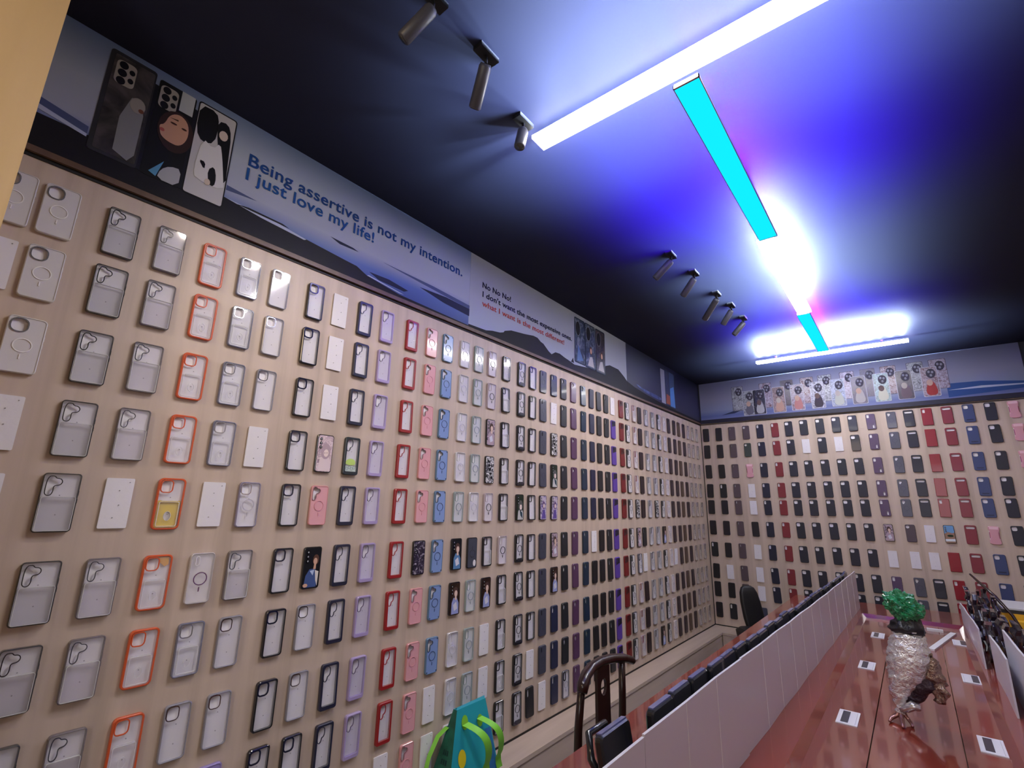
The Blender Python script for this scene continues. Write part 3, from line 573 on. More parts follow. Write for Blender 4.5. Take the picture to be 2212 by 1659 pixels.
poly(q, [(-5.591, 2.497), (-5.591, 2.475), (-5.475, 2.488)], DUSK); poly(q, [(-5.139, 2.486), (-5.02, 2.482), (-4.988, 2.474), (-5.09, 2.470)], ISL)
poly(q, [(-4.842, 2.481), (-4.50, 2.478), (-4.206, 2.463), (-4.206, 2.440), (-4.45, 2.455)], DUSK); poly(q, [(-4.597, 2.437), (-4.40, 2.448), (-4.206, 2.440), (-4.206, 2.395), (-4.42, 2.408)], ISL)
poly(q, [(-4.918, 2.397), (-4.80, 2.402), (-4.674, 2.386), (-4.70, 2.372), (-4.86, 2.376)], ISL)
poly(q, [(-4.93, 2.373), (-4.73, 2.352), (-4.70, 2.354), (-4.92, 2.378)], WAVE, -.006); poly(q, [(-5.59, 2.442), (-5.40, 2.436), (-5.25, 2.417), (-5.26, 2.411), (-5.45, 2.424)], WAVE, -.006); poly(q, [(-5.55, 2.435), (-5.33, 2.432), (-5.36, 2.44), (-5.50, 2.443)], ROCK, -.0062)
poly(q, [(-6.134, 2.497), (-6.01, 2.470), (-6.01, 2.440), (-6.134, 2.462)], DUSK, -.006); poly(q, [(-6.134, 2.472), (-6.01, 2.443), (-6.01, 2.432), (-6.134, 2.455)], WAVE, -.0062)
q.build('banner_sheet', r)
def lens_cluster(q, cx, cz, k, y):
    poly(q, rr(.075*k, .125*k, .02*k, 4, cx+.012*k, cz), flat('lens_plate', (.34, .31, .27)), y)
    for j in range(3): poly(q, circ(cx, cz+(.04-.042*j)*k, .017*k, 16, .020*k), flat('black', K_), y-.0006)
    for j in range(2): poly(q, circ(cx+.034*k, cz+(.022-.046*j)*k, .011*k, 14, .014*k), flat('black', K_), y-.0006)
GR = lambda n, v: flat(n, v)
q, cx, cz, ww, hh, y = banner_phone(r, 'a', -6.005, -5.872, 2.395, 2.80, '', -.0065, (.03, .03, .035))
poly(q, rr(.115, .38, .006, 3, cx+.004, cz), spark('dim_studio', [(.02, .018, .02), (.05, .045, .045), (.10, .085, .085)], 9), y); y -= .0006
poly(q, [(-5.942, 2.43), (-5.945, 2.56), (-5.925, 2.65), (-5.90, 2.66), (-5.884, 2.60), (-5.884, 2.44), (-5.90, 2.41)], GR('dog_grey', (.22, .22, .23)), y); poly(q, circ(-5.905, 2.63, .022, 14, .03), GR('dog_face', (.30, .27, .25)), y-.0006); poly(q, circ(-5.893, 2.615, .008, 10), GR('dog_nose', (.16, .06, .04)), y-.0012)
lens_cluster(q, -5.965, 2.725, .75, y); q.build('printed_case_picture', r)
q, cx, cz, ww, hh, y = banner_phone(r, 'b', -5.861, -5.741, 2.392, 2.785, '', -.0065)
poly(q, [(-5.790, 2.785), (-5.746, 2.785), (-5.746, 2.70), (-5.790, 2.70)], GR('pale_wall', (.42, .44, .45)), y); poly(q, circ(-5.785, 2.605, .056, 18, .085), GR('dark_hair', (.035, .02, .018)), y-.0006)
poly(q, chaikin([(-5.832, 2.585), (-5.836, 2.605), (-5.822, 2.615), (-5.812, 2.665), (-5.780, 2.685), (-5.750, 2.66), (-5.745, 2.60), (-5.765, 2.555), (-5.800, 2.553), (-5.826, 2.565)], 2), GR('tan_skin', (.50, .27, .18)), y-.0012)
poly(q, circ(-5.826, 2.590, .008, 10, .007), GR('lips', (.35, .08, .07)), y-.0018); poly(q, circ(-5.796, 2.635, .011, 10, .004), GR('eye_dark', (.05, .02, .015)), y-.0018); poly(q, circ(-5.762, 2.632, .009, 10, .004), GR('eye_dark', (.05, .02, .015)), y-.0018); poly(q, [(-5.81, 2.652), (-5.784, 2.658), (-5.784, 2.652)], GR('eye_dark', (.05, .02, .015)), y-.0018)
poly(q, chaikin([(-5.812, 2.395), (-5.805, 2.435), (-5.78, 2.462), (-5.745, 2.468), (-5.745, 2.395)], 1), GR('grey_shirt', (.36, .36, .38)), y-.0018); poly(q, [(-5.838, 2.41), (-5.815, 2.40), (-5.80, 2.47)], GR('blue_cloth', (.10, .28, .45)), y-.0018)
lens_cluster(q, -5.835, 2.722, .75, y); q.build('printed_case_picture', r)
q, cx, cz, ww, hh, y = banner_phone(r, 'c', -5.733, -5.594, 2.388, 2.79, '', -.0065)
poly(q, rr(.130, .39, .008, 3, cx, cz), GR('pale_room', (.46, .45, .46)), y); poly(q, chaikin([(-5.727, 2.775), (-5.67, 2.78), (-5.655, 2.73), (-5.66, 2.64), (-5.70, 2.62), (-5.727, 2.66)], 1), GR('jet', (.008, .008, .01)), y-.0006)
poly(q, chaikin([(-5.66, 2.745), (-5.625, 2.755), (-5.608, 2.71), (-5.603, 2.60), (-5.597, 2.48), (-5.635, 2.53), (-5.645, 2.63), (-5.655, 2.68)], 1), GR('jet', (.008, .008, .01)), y-.0012); poly(q, circ(-5.634, 2.692, .016, 12, .022), GR('pale_face', (.55, .46, .38)), y-.0018)
poly(q, chaikin([(-5.71, 2.50), (-5.70, 2.64), (-5.66, 2.615), (-5.64, 2.655), (-5.625, 2.60), (-5.61, 2.52), (-5.60, 2.46), (-5.70, 2.46)], 1), GR('white_shirt', (.60, .59, .60)), y-.0018)
poly(q, chaikin([(-5.665, 2.52), (-5.645, 2.545), (-5.632, 2.50), (-5.635, 2.46), (-5.655, 2.462)], 1), GR('jet', (.008, .008, .01)), y-.0024); poly(q, chaikin([(-5.70, 2.545), (-5.676, 2.545), (-5.676, 2.51)], 1), GR('jet', (.008, .008, .01)), y-.0024); poly(q, circ(-5.659, 2.468, .010, 10, .014), GR('pale_face', (.55, .46, .38)), y-.003)
q.build('printed_case_picture', r)
BLUE = flat('slogan_blue', (.012, .07, .26)); TEAL = flat('slogan_blue2', (.012, .05, .20)); INK = flat('slogan_ink', (.008, .010, .030)); RED = flat('slogan_red', (.42, .06, .035))
text('Being assertive is not my intention.', -5.530, 2.627, 1.248, .078, TEAL, r, 'slogan_word', .0011); text('I just love my life!', -5.531, 2.560, .620, .078, BLUE, r, 'slogan_word', .0011)
# second banner: grey sky, dark mesa, slogan in black and red
r = wall_frame('wall_banner', 'long'); tag(r, 'pale grey banner with dark mountains and black and red slogan', 'banner', 'printed banners above the boards')
q = MB(); q.box((-4.2095, -.005, 2.326), (-2.061, -.001, ZT), sheet_mat('banner_grey_sky', [(0, (.30, .34, .46)), (.4, (.36, .38, .44)), (1, (.30, .32, .36))], 2.34, 2.82))
poly(q, [(-4.2095, 2.326), (-4.2095, 2.345), (-4.051, 2.351), (-3.99, 2.366), (-3.915, 2.376), (-3.88, 2.388), (-3.868, 2.402), (-3.80, 2.425), (-3.652, 2.443), (-3.55, 2.46), (-3.50, 2.459), (-3.46, 2.44), (-3.427, 2.434), (-3.36, 2.395), (-3.321, 2.381), (-3.27, 2.41), (-3.21, 2.414), (-3.14, 2.40), (-3.078, 2.392), (-3.00, 2.378), (-2.50, 2.43), (-2.48, 2.490), (-2.40, 2.515), (-2.233, 2.514), (-2.12, 2.47), (-2.061, 2.44), (-2.061, 2.326)], ROCK)
poly(q, [(-3.05, 2.39), (-3.02, 2.43), (-3.005, 2.39)], ROCK); q.build('banner_sheet', r)
for k, (x0, kd) in enumerate(((-2.995, 'a'), (-2.83, 'b'), (-2.655, 'c'))):
    q, cx, cz, ww, hh, y = banner_phone(r, kd, x0, x0+.165, 2.405-.004*k, 2.79, '', -.0065-.001*k, (.02, .03, .05))
    poly(q, rr(.15, .37, .01, 3, cx, cz), spark('night_scene_%d' % k, [(.012, .02, .04), (.03, .05, .09), (.20, .22, .28)] if k < 2 else [(.012, .01, .02), (.03, .025, .03), (.10, .07, .06)], 14+6*k), y); ring_pts = circ(cx-.03, 2.70, .034, 18, .06); q.loft([at_y(ring_pts, y-.0006), at_y(offs(ring_pts, .004), y-.0006)], GR('lens_rim', (.30, .31, .34)), caps=False)
    poly(q, ring_pts, flat('black', K_), y-.0004)
    if k: poly(q, circ(cx+.01*k, 2.56, .022, 14, .035), flat('hair', (.11, .055, .04)), y-.0008); poly(q, circ(cx+.01*k, 2.555, .014, 14, .024), flat('skin', SK), y-.0012); poly(q, [(cx-.045, 2.42), (cx-.01, 2.50), (cx+.03, 2.51), (cx+.06, 2.42)], GR('pale_top', (.50, .48, .50)), y-.0008)
    else: poly(q, [(cx-.05, 2.42), (cx-.03, 2.56), (cx+.01, 2.50), (cx+.05, 2.44)], GR('falls_blue', (.12, .2, .42)), y-.0008)
    q.build('printed_case_picture', r)
text('No No No!', -4.098, 2.626, .285, .052, INK, r, 'slogan_word', .0008); text("I don't want the most expensive ones.", -4.095, 2.564, 1.056, .052, INK, r, 'slogan_word', .0008); text('what I want is the most different!', -4.095, 2.502, .945, .052, RED, r, 'slogan_word', .0005)
# third banner: night sky reaching the corner
r = wall_frame('wall_banner', 'long'); tag(r, 'night blue banner with a faint cloud streak beside the corner', 'banner', 'printed banners above the boards')
q = MB(); q.box((-2.060, -.005, 2.326), (-.004, -.001, ZT), sheet_mat('banner_night', [(0, (.02, .018, .03)), (.12, (.02, .02, .06)), (1, (.010, .012, .04))], 2.34, 2.82))
poly(q, [(-2.06, 2.326), (-2.06, 2.44), (-1.90, 2.415), (-1.6, 2.39), (-1.1, 2.36), (-.004, 2.345), (-.004, 2.326)], ROCK); poly(q, chaikin([(-1.90, 2.462), (-1.66, 2.435), (-1.24, 2.435), (-1.24, 2.392), (-1.5, 2.40), (-1.75, 2.42)], 2), spark('cloud_streak', [(.02, .03, .10), (.06, .09, .26), (.14, .18, .42)], 7)); q.build('banner_sheet', r)
for k, (x0, x1, c) in enumerate(((-1.24, -1.10, (.30, .31, .36)), (-1.12, -.98, (.05, .06, .10)), (-1.0, -.84, (.06, .09, .16)))):
    q, cx, cz, ww, hh, y = banner_phone(r, 'd', x0, x1, 2.375-.005*k, 2.765+.005*k, '', -.0065-.001*k, (.02, .02, .03)); poly(q, rr(ww-.01, hh-.01, .008, 3, cx, cz), GR('case_print_%d' % k, c), y)
    if k == 1: poly(q, [(x0+.01, 2.39), (x0+.03, 2.50), (x1-.01, 2.49), (x1-.01, 2.39)], GR('rust', (.32, .10, .06)), y-.0006)
    if k == 2: poly(q, [(x0+.01, 2.38), (x0+.02, 2.58), (x1-.03, 2.62), (x1-.01, 2.38)], GR('sea_blue', (.10, .24, .55)), y-.0006)
    q.build('printed_case_picture', r)
# end-wall banner with two rows of printed cases
r = wall_frame('wall_banner', 'end'); tag(r, 'long sky blue banner with rows of printed cases above the end wall', 'banner', 'printed banners above the boards')
q = MB(); q.box((.02, -.005, 2.35), (2.90, -.001, ZT), sheet_mat('banner_beach', [(0, (.17, .19, .38)), (.12, (.09, .12, .30)), (.26, (.20, .23, .36)), (.55, (.22, .22, .32)), (1, (.13, .14, .26))], 2.34, 2.82))
poly(q, [(2.36, 2.505), (2.60, 2.50), (2.9, 2.46), (2.9, 2.40), (2.36, 2.37)], flat('sea_band', (.035, .08, .24))); poly(q, [(2.36, 2.44), (2.6, 2.455), (2.9, 2.44), (2.9, 2.43), (2.5, 2.435)], WAVE, -.006); poly(q, [(.27, 2.40), (.45, 2.45), (.50, 2.44), (.42, 2.41)], flat('shore_rock', (.03, .04, .09))); q.build('banner_sheet', r)
PAL = [((.30, .08, .05), (.10, .08, .10)), ((.32, .33, .38), (.12, .12, .16)), ((.03, .03, .06), (.35, .35, .4)), ((.30, .22, .24), (.42, .26, .22)), ((.36, .32, .42), (.4, .18, .18)), ((.38, .38, .48), (.05, .04, .06)), ((.30, .34, .50), (.40, .42, .40)), ((.09, .07, .10), (.36, .34, .36)), ((.32, .44, .48), (.5, .5, .42)), ((.07, .055, .08), (.14, .10, .12)), ((.34, .28, .33), (.30, .04, .04)), ((.10, .07, .08), (.2, .14, .14))]
BX = [.470, .779, 1.005, 1.205, 1.376, 1.582, 1.762, 1.935, 2.150, 2.322]; FX = [.590, .706, .911, 1.099, 1.294, 1.484, 1.670, 1.863, 2.049, 2.246]
for lay_, xs in ((0, BX), (1, FX)):
    for k, x in enumerate(xs):
        z = (2.585+.003*k) if lay_ == 0 else (2.516+.003*k); c1, c2 = PAL[(k*3+1+5*lay_) % 12] if lay_ == 0 else PAL[(k+1) % 12]
        q, cx, cz, ww, hh, y = banner_phone(r, 'f', x-.066, x+.066, z-.150, z+.150, '', -.0065-.0022*lay_, (.42, .42, .52) if lay_ else (.12, .11, .16))
        poly(q, rr(.122, .290, .012, 3, cx, cz), spark('print_%d_%d' % (lay_, k), [tuple(v*.35 for v in c2), tuple(v*.8 for v in c1), tuple(min(1, v*1.25) for v in c1)], 26+3*k), y)
        if lay_: poly(q, chaikin([(cx-.045, cz-.138), (cx-.03, cz-.03), (cx+.012, cz+.02), (cx+.040, cz-.04), (cx+.05, cz-.138)], 2), GR('figure_%d' % k, c2), y-.0005); poly(q, circ(cx-.004, cz-.01, .024, 14, .032), GR('figure_head_%d' % (k % 3), [(.45, .30, .25), (.12, .08, .08), (.40, .36, .34)][k % 3]), y-.0010)
        poly(q, circ(cx+.015, cz+.080, .036, 16, .048), GR('lens_disc', (.045, .04, .06)), y-.0005)
        for j in range(3): poly(q, circ(cx+(.002, .028, .015)[j], cz+(.098, .092, .062)[j], .010, 10, .013), GR('lens_grey', (.22, .22, .27)), y-.0012)
        q.build('printed_case_picture', r)
r = wall_frame('wall_banner', 'end'); r.location = (2.949, 0, ZO); r.rotation_euler = (0, 0, -PI/2); tag(r, 'dark banner turning the far corner onto the side wall', 'banner', 'printed banners above the boards')
q = MB(); q.box((.006, -.005, 2.33), (1.6, -.001, ZT), flat('side_banner_dark', (.012, .014, .04))); q.build('banner_sheet', r)

# ---------------------------------------------------------------- meeting table, top .48 above the board foot
TZ = .48+ZO; X0, X1, Y0, Y1 = .93, 2.62, -5.75, -.42; SX0, SX1, SY1, SD = 1.50, 2.115, -1.0, .026
r = empty('meeting_table', ((X0+X1)/2, (Y0+Y1)/2, 0)); ox, oy = r.location.x, r.location.y
def tb(q, a, c): q.box((a[0]-ox, a[1]-oy, a[2]), (c[0]-ox, c[1]-oy, c[2]), MAHOG)
q = MB(); tb(q, (X0, Y0, TZ-.05), (SX0, Y1, TZ)); tb(q, (SX1, Y0, TZ-.05), (X1, Y1, TZ)); tb(q, (SX0, SY1, TZ-.05), (SX1, Y1, TZ)); q.build('tabletop_rim', r)
q = MB(); d = SD*1.05   # sloping inner edge of the sunken middle
P3 = lambda x, y, z: (x-ox, y-oy, z)
q.add([P3(SX0, Y0, TZ), P3(SX0, SY1, TZ), P3(SX0+d, SY1-d, TZ-SD), P3(SX0+d, Y0, TZ-SD)], [(0, 1, 2, 3)], MAHOG); q.add([P3(SX1, Y0, TZ), P3(SX1, SY1, TZ), P3(SX1-d, SY1-d, TZ-SD), P3(SX1-d, Y0, TZ-SD)], [(0, 1, 2, 3)], MAHOG)
q.add([P3(SX0, SY1, TZ), P3(SX1, SY1, TZ), P3(SX1-d, SY1-d, TZ-SD), P3(SX0+d, SY1-d, TZ-SD)], [(0, 1, 2, 3)], MAHOG); q.build('sloped_inner_edge', r)
q = MB()
for a, c in ((SX0+.002, 1.698), (1.702, 1.966), (1.969, SX1-.002)): tb(q, (a, Y0, TZ-.05), (c, SY1-.002, TZ-SD))
q.build('sunken_centre_panel', r)
q = MB(); tb(q, (X0+.06, Y0+.1, TZ-.16), (X1-.06, Y0+.13, TZ-.05)); tb(q, (X0+.06, Y1-.13, TZ-.16), (X1-.06, Y1-.1, TZ-.05)); tb(q, (X0+.06, Y0+.13, TZ-.16), (X0+.09, Y1-.13, TZ-.05)); tb(q, (X1-.09, Y0+.13, TZ-.16), (X1-.06, Y1-.13, TZ-.05)); q.build('apron', r)
for yy in (Y0+.5, (Y0+Y1)/2, Y1-.5):
    for xx in (X0+.35, X1-.35): q = MB(); tb(q, (xx-.06, yy-.14, 0), (xx+.06, yy+.14, TZ-.05)); q.build('leg', r)
tag(r, 'long glossy red mahogany meeting table with a sunken middle', 'table')
CZ = TZ-SD
# socket plates set in the sunken middle
for i, (x, y, left, nm) in enumerate(((1.612, -3.49, 1, 'closest socket plate on the chair side of the ornament'), (1.622, -2.57, 1, 'middle socket plate between ornament and grey display boards'), (1.632, -1.69, 1, 'farthest socket plate on the chair side of the table'), (2.050, -3.43, 1, 'socket plate beside the ornament on the yellow box side, closest'), (2.058, -2.47, 0, 'socket plate on the yellow box side, middle one'), (2.064, -1.55, 0, 'socket plate just before the slanted white strip'))):
    r = empty('socket_plate', (x, y, CZ)); q = MB(); q.box((-.037, -.085, .0002), (.037, .085, .004), mat('plate_white', (.72, .72, .78), .3)); q.build('plate', r)
    q = MB(); a = -.022 if left else .002; q.box((a, -.066, .004), (a+.026, .070, .0052), mat('window_dark', (.03, .035, .06), .2)); q.build('socket_window', r)
    q = MB(); q.box((.028 if left else -.030, -.075, .004), (.0288 if left else -.0292, .075, .0045), mat('plate_line', (.25, .25, .3), .5)); q.build('seam_line', r)
    tag(r, 'white '+nm, 'socket plate', 'white socket plates on the table')
q = MB(); q.box((0, 0, .0002), (.092, .03, .016), mat('paper_white', (.70, .70, .72), .5)); o = q.build('white_box', None, (1.90, -1.25, CZ)); tag(o, 'flat white box lying behind the ornament by the table end', 'box')
q = MB(); L = math.hypot(.15, .66); q.box((0, -.016, .0002), (L, .016, .010), mat('paper_white', (.70, .70, .72), .5)); o = q.build('white_strip', None, (1.911, -1.91, CZ)); o.rotation_euler = (0, 0, math.atan2(.66, .135)); tag(o, 'slanted white strip lying on the table behind the ornament', 'strip')

# white display boards standing along the table, with the dark tablet cases behind them
def bx(y): return 1.375+(y+4.8)*.0235 if y > -4.8 else 1.375
BOARD = mat('grey_white_board', (.66, .65, .72), .38, coat=.15)
def board(y0, y1, x_of, h0, h1, label, grp, folds=3, lean=0):
    r = empty('display_board', (x_of(y0), y0, TZ)); q = MB(); n = folds+1; top = []; fr = []
    for k in range(n+1):
        t = k/n; yy = y0+(y1-y0)*t; xx = x_of(yy)-x_of(y0)+(.0035 if k % 2 else 0); fr.append((xx, yy-y0, h0+(h1-h0)*t))
    vs = []
    for x, y, h in fr: vs += [(x, y, .0005), (x+lean, y, h), (x-.007+lean, y, h), (x-.007, y, .0005)]
    fs = []
    for k in range(n):
        a = 4*k; c = a+4
        for j in range(4): fs.append((a+j, a+(j+1) % 4, c+(j+1) % 4, c+j))
    fs += [(3, 2, 1, 0), tuple(4*n+j for j in range(4))]
    q.add(vs, fs, BOARD); q.build('board_sheet', r)
    for k in range(1, n): e = MB(); x, y, h = fr[k]; e.box((x-.0005+lean*.5, y-.0012, .004), (x+.0012+lean*.5, y+.0012, h-.003), mat('crease_light', (.75, .72, .72), .4)); e.build('crease', r)
    return tag(r, label, 'display board', grp)
g = 'white boards standing on the table'
board(-5.70, -4.955, bx, .290, .292, 'pale display board at the lower edge, closest of the row beside the dark armchair', g, 2)
board(-4.945, -4.165, bx, .293, .296, 'pale display board second in the row beside the armchair', g, 2)
board(-4.155, -2.58, bx, .296, .292, 'long pale display board third in the row, past the black gap line', g, 5)
board(-2.57, -.75, bx, .292, .300, 'farthest pale display board on the armchair side of the table', g, 5)
TC = mat('tablet_case_black', (.012, .013, .018), .25, coat=.5); TCE = mat('tablet_edge_glint', (.13, .15, .34), .2, coat=.7)  # edge colour has violet glints of the ceiling lights painted in
def tablet_case(h=.335, wd=.148, handle=False):
    P = []; q = MB(); T = .022; o = [(x, z+h/2) for x, z in rr(wd, h, .014)]; c = .005; o2 = [(x, z+h/2) for x, z in rr(wd-2*c, h-2*c, .010)]
    q.loft([at_y(o2, 0), at_y(o, -c), at_y(o, -T+c), at_y(o2, -T)], TC); P.append(('case_shell', q.mesh('case_shell')))
    q = MB(); q.box((-wd/2+.012, -T+.004, h-.001), (wd/2-.012, -.004, h+.0035), TCE); P.append(('top_edge_glint', q.mesh('top_edge_glint')))
    if handle: q = MB(); q.tube([(-.05, -T-.003, h*.58), (-.058, -T-.03, h*.80), (-.045, -T-.034, h*.97), (.045, -T-.034, h*.97), (.058, -T-.03, h*.80), (.05, -T-.003, h*.58)], .010, TC, n=8); P.append(('handle', q.mesh('handle')))
    else: q = MB(); q.plate(circ(.02, h-.035, .010, 12), [], -T, -T-.001, mat('glint_glass', (.5, .5, .6), .1)); P.append(('camera_ring', q.mesh('camera_ring')))
    return P
TP = tablet_case(); TPH = tablet_case(.32, .17, True)
def place_tablet(P, x, y, lean, yaw, label):
    r = empty('tablet_case', (x, y, TZ+.0005)); r.rotation_euler = (lean, 0, yaw)
    for pn, me in P: o = bpy.data.objects.new(pn, me); COL.objects.link(o); o.parent = r
    return tag(r, label, 'tablet case', 'dark tablet cases behind the white boards')
n = 26
for k in range(n):
    y = -4.75+k*.151; lab = f'dark tablet case with violet top edge, {NUM[k+1]} past the handled one' if k < 19 else f'dark tablet case with violet top edge, {NUM[n-k]} from the far end'
    s = .905-.0002*k
    rt = place_tablet(TP, bx(y)-.024-.003*(k % 3), y, random.uniform(.02, .05), -PI/2, lab); rt.scale = (1, 1, s+random.uniform(-.012, .012))
place_tablet(TPH, bx(-4.9)-.034, -4.93, .17, -PI/2, 'black tablet case with big grab handle leaning behind the closest board').scale = (.9, 1, .90)
# the other row, on the yellow box side
def rx(y): return 2.135+(y+2.4)*-.004
def rx2(y): return 2.20+(y+2.6)*-.002
board(-2.30, -.85, rx, .20, .14, 'lilac grey display board on the yellow box side, farthest', g, 3)
board(-3.10, -2.45, lambda y: 2.165, .22, .20, 'narrow display board between two others on the yellow box side', g, 1)
board(-4.2, -2.68, rx2, .30, .27, 'tall display board at the edge of view on the yellow box side', g, 2)
WRAP = mat('dark_plastic_wrap', (.022, .018, .032), .13, coat=.9, bump=.9, bscale=28)
random.seed(11)
for k in range(18):
    q = MB(); wv, hv, tv = random.uniform(.08, .12), random.uniform(.23, .29), random.uniform(.014, .024); N = 9
    rings = []
    for i in range(N+1):
        t = i/N; wz = wv*(.92+.16*math.sin(i*1.9+k)); o = .008*math.sin(i*2.3+k*1.7); rings.append([(a*1+o, b+o*.6, hv*t) for a, b in rr(wz, tv*(.8+.5*math.sin(i*1.3+k)**2), .004, 2)])
    q.loft(rings, WRAP, smooth=False); y = -.90-.100*k; o = q.build('wrapped_case', None, (2.176+.048*(k % 3), y, TZ+.004))
    o.rotation_euler = (random.uniform(-.04, .04), random.uniform(-.12, .12), PI/2+random.uniform(-.12, .12))
    tag(o, f'crinkled black plastic-wrapped case, {NUM[k+1]} from the far end on the yellow box side', 'wrapped case', 'dark plastic wrapped cases'); 
r = empty('yellow_box', (2.485, -.98, TZ)); YM = mat('box_yellow', (.80, .46, .03), .35)
q = MB(); q.box((-.16, -.22, .0005), (.165, .22, .150), YM); q.build('carton', r); q = MB(); q.box((-.162, -.222, .150), (.167, .222, .172), mat('box_black', (.012, .012, .012), .4)); q.box((-.163, -.223, .045), (.168, -.220, .062), mat('box_black', (.012, .012, .012), .4)); q.build('black_band', r)
q = MB(); q.box((-.155, -.215, .172), (.160, .215, .182), mat('box_lid_white', (.6, .6, .62), .4)); q.build('lid', r); tag(r, 'yellow and black box stack with white lid behind the wrapped cases', 'box')
q = MB(); q.box((-.10, -.04, .0005), (.13, .04, .115), YM); o = q.build('yellow_sleeve', None, (2.48, -1.27, TZ)); tag(o, 'smaller yellow sleeve in front of the yellow box stack', 'box')
q = MB(); q.tube([(2.41, -1.42, TZ+.008), (2.36, -1.37, TZ+.16), (2.30, -1.28, TZ+.26), (2.205, -1.07, TZ+.375)], [.009, .010, .011, .007], DARKWOOD, n=8); o = q.build('wooden_stick'); tag(o, 'thin dark wooden stick leaning above the yellow box', 'stick')

# wrapped silver ornament with a green bushy top
r = empty('wrapped_ornament', (1.80, -3.38, CZ)); OO = Vector(r.location); SIL = mat('silver_foil', (.85, .85, .85), .26, .75, bump=1.0, bscale=75, coat=.5)
Zz = lambda z: z-.48-(CZ-TZ)   # board-foot heights to local
def blob(pts, rad, mt, n=22, amp=.006, f=30, sq=.75):
    q = MB(); Pp = []; Rr = []; M = 6
    for i in range(len(pts)-1):
        for j in range(M): t = j/M; Pp.append(Vector(pts[i]).lerp(Vector(pts[i+1]), t)); Rr.append(rad[i]*(1-t)+rad[i+1]*t)
    Pp.append(Vector(pts[-1])); Rr.append(rad[-1]); rings = []
    for p, ra in zip(Pp, Rr):
        ring_ = []
        for k in range(n):
            a = 2*PI*k/n; dv = Vector((math.cos(a), math.sin(a)*sq, 0)); c = p+dv*ra; ring_.append(c+dv*amp*noise.noise(c*f)*2.2)
        rings.append(ring_)
    q.loft(rings, mt, smooth=True); return q
L_ = lambda x, z, dy=0: (x-OO.x, dy, Zz(z))
blob([L_(1.785, .485), L_(1.787, .53), L_(1.800, .58), L_(1.822, .63), L_(1.838, .69), L_(1.846, .74), L_(1.852, .785), L_(1.853, .81)], [.012, .020, .038, .058, .072, .068, .056, .040], SIL, amp=.007, f=65).build('foil_body', r)
BRZ = mat('dark_bronze', (.34, .25, .20), .25, .9, bump=1, bscale=70)
blob([L_(1.925, .545, .02), L_(1.925, .60, .02), L_(1.912, .66, .015), L_(1.885, .73, .01)], [.012, .026, .038, .034], BRZ, amp=.012, f=45).build('bronze_wing', r)
blob([L_(1.80, .50, .035), L_(1.835, .55, .04), L_(1.88, .60, .035), L_(1.89, .69, .03)], [.020, .040, .050, .030], mat('painted_gap_shade', (.07, .05, .065), .3, .7, bump=.8, bscale=60)).build('gap_shade_lobe', r)  # dark purple colour stands in for shadow in the gap beside the foil
q = MB(); CP = mat('copper_claw', (.42, .22, .20), .25, .8)
q.tube([L_(1.785, .500), L_(1.772, .475), L_(1.752, .464, -.02), L_(1.748, .462, -.05)], [.010, .009, .007, .005], CP); q.tube([L_(1.787, .498), L_(1.787, .47, -.01), L_(1.790, .464, -.05), L_(1.792, .461, -.085)], [.010, .009, .008, .005], CP)
q.tube([L_(1.790, .498), L_(1.806, .474), L_(1.818, .463, -.02), L_(1.822, .461, -.05)], [.010, .008, .007, .005], CP); q.build('claw_foot', r)
q = MB(); q.tube([L_(1.790, .500, -.005), L_(1.810, .512, -.015), L_(1.832, .530, -.02), L_(1.846, .526, -.02), L_(1.850, .515, -.02)], [.012, .015, .018, .016, .008], mat('pale_foil', (.65, .64, .66), .22, .8)); q.build('wrapped_tail', r)
blob([L_(1.852, .80), L_(1.850, .815), L_(1.853, .84), L_(1.862, .865), L_(1.868, .885)], [.052, .058, .050, .034, .030], mat('black_collar', (.010, .010, .016), .35, bump=.4), amp=.010, f=45).build('black_pot', r)
me = bpy.data.meshes.new('green_foliage'); bm = bmesh.new(); bmesh.ops.create_icosphere(bm, subdivisions=5, radius=1)
for v in bm.verts:
    p = v.co.copy(); nn = noise.noise(p*2.2)*.28+abs(noise.noise(p*5.5))*.26-.05+abs(noise.noise(p*11))*.12; v.co = Vector((p.x*.061, p.y*.055, p.z*.056-p.x*.013))*(1+nn)
bm.to_mesh(me); bm.free(); me.materials.append(mat('jade_plastic', (.012, .20, .075), .28, coat=.5, bump=.5, bscale=45, var=.5)); o = bpy.data.objects.new('green_foliage', me); COL.objects.link(o); o.parent = r; o.location = L_(1.852, .905)
tag(r, 'silver foil-wrapped bird-like ornament with green bushy top standing on the table', 'ornament')

# ---------------------------------------------------------------- armchair with curved crest rail
r = empty('wooden_armchair', (.75, -3.97, 0)); AO = Vector(r.location); A = lambda x, y, z: (x-AO.x, y-AO.y, z+ZO)
q = MB(); q.tube([A(.765, -3.735, .560), A(.75, -3.80, .582), A(.738, -3.90, .598), A(.735, -4.0, .606), A(.74, -4.09, .603), A(.755, -4.165, .590), A(.77, -4.215, .568), A(.775, -4.23, .545)], [.020, .022, .022, .022, .023, .024, .025, .021], DARKWOOD, n=12, flat=.9); q.build('crest_rail', r)
q = MB(); hole = [(0+x, .500+z) for x, z in circ(0, 0, .027, 20, .034)]; outl = [(-.066, .185), (.066, .185), (.058, .38), (.056, .60), (-.056, .60), (-.058, .38)]
q.plate(ccw(outl), [ccw(hole)], .007, -.007, DARKWOOD)
q.v = [(-v[1]*1+.735-AO.x-.06*((.60-v[2])/.42)**2*0, v[0]-3.985-AO.y, v[2]+ZO) for v in q.v]; q.build('splat', r)
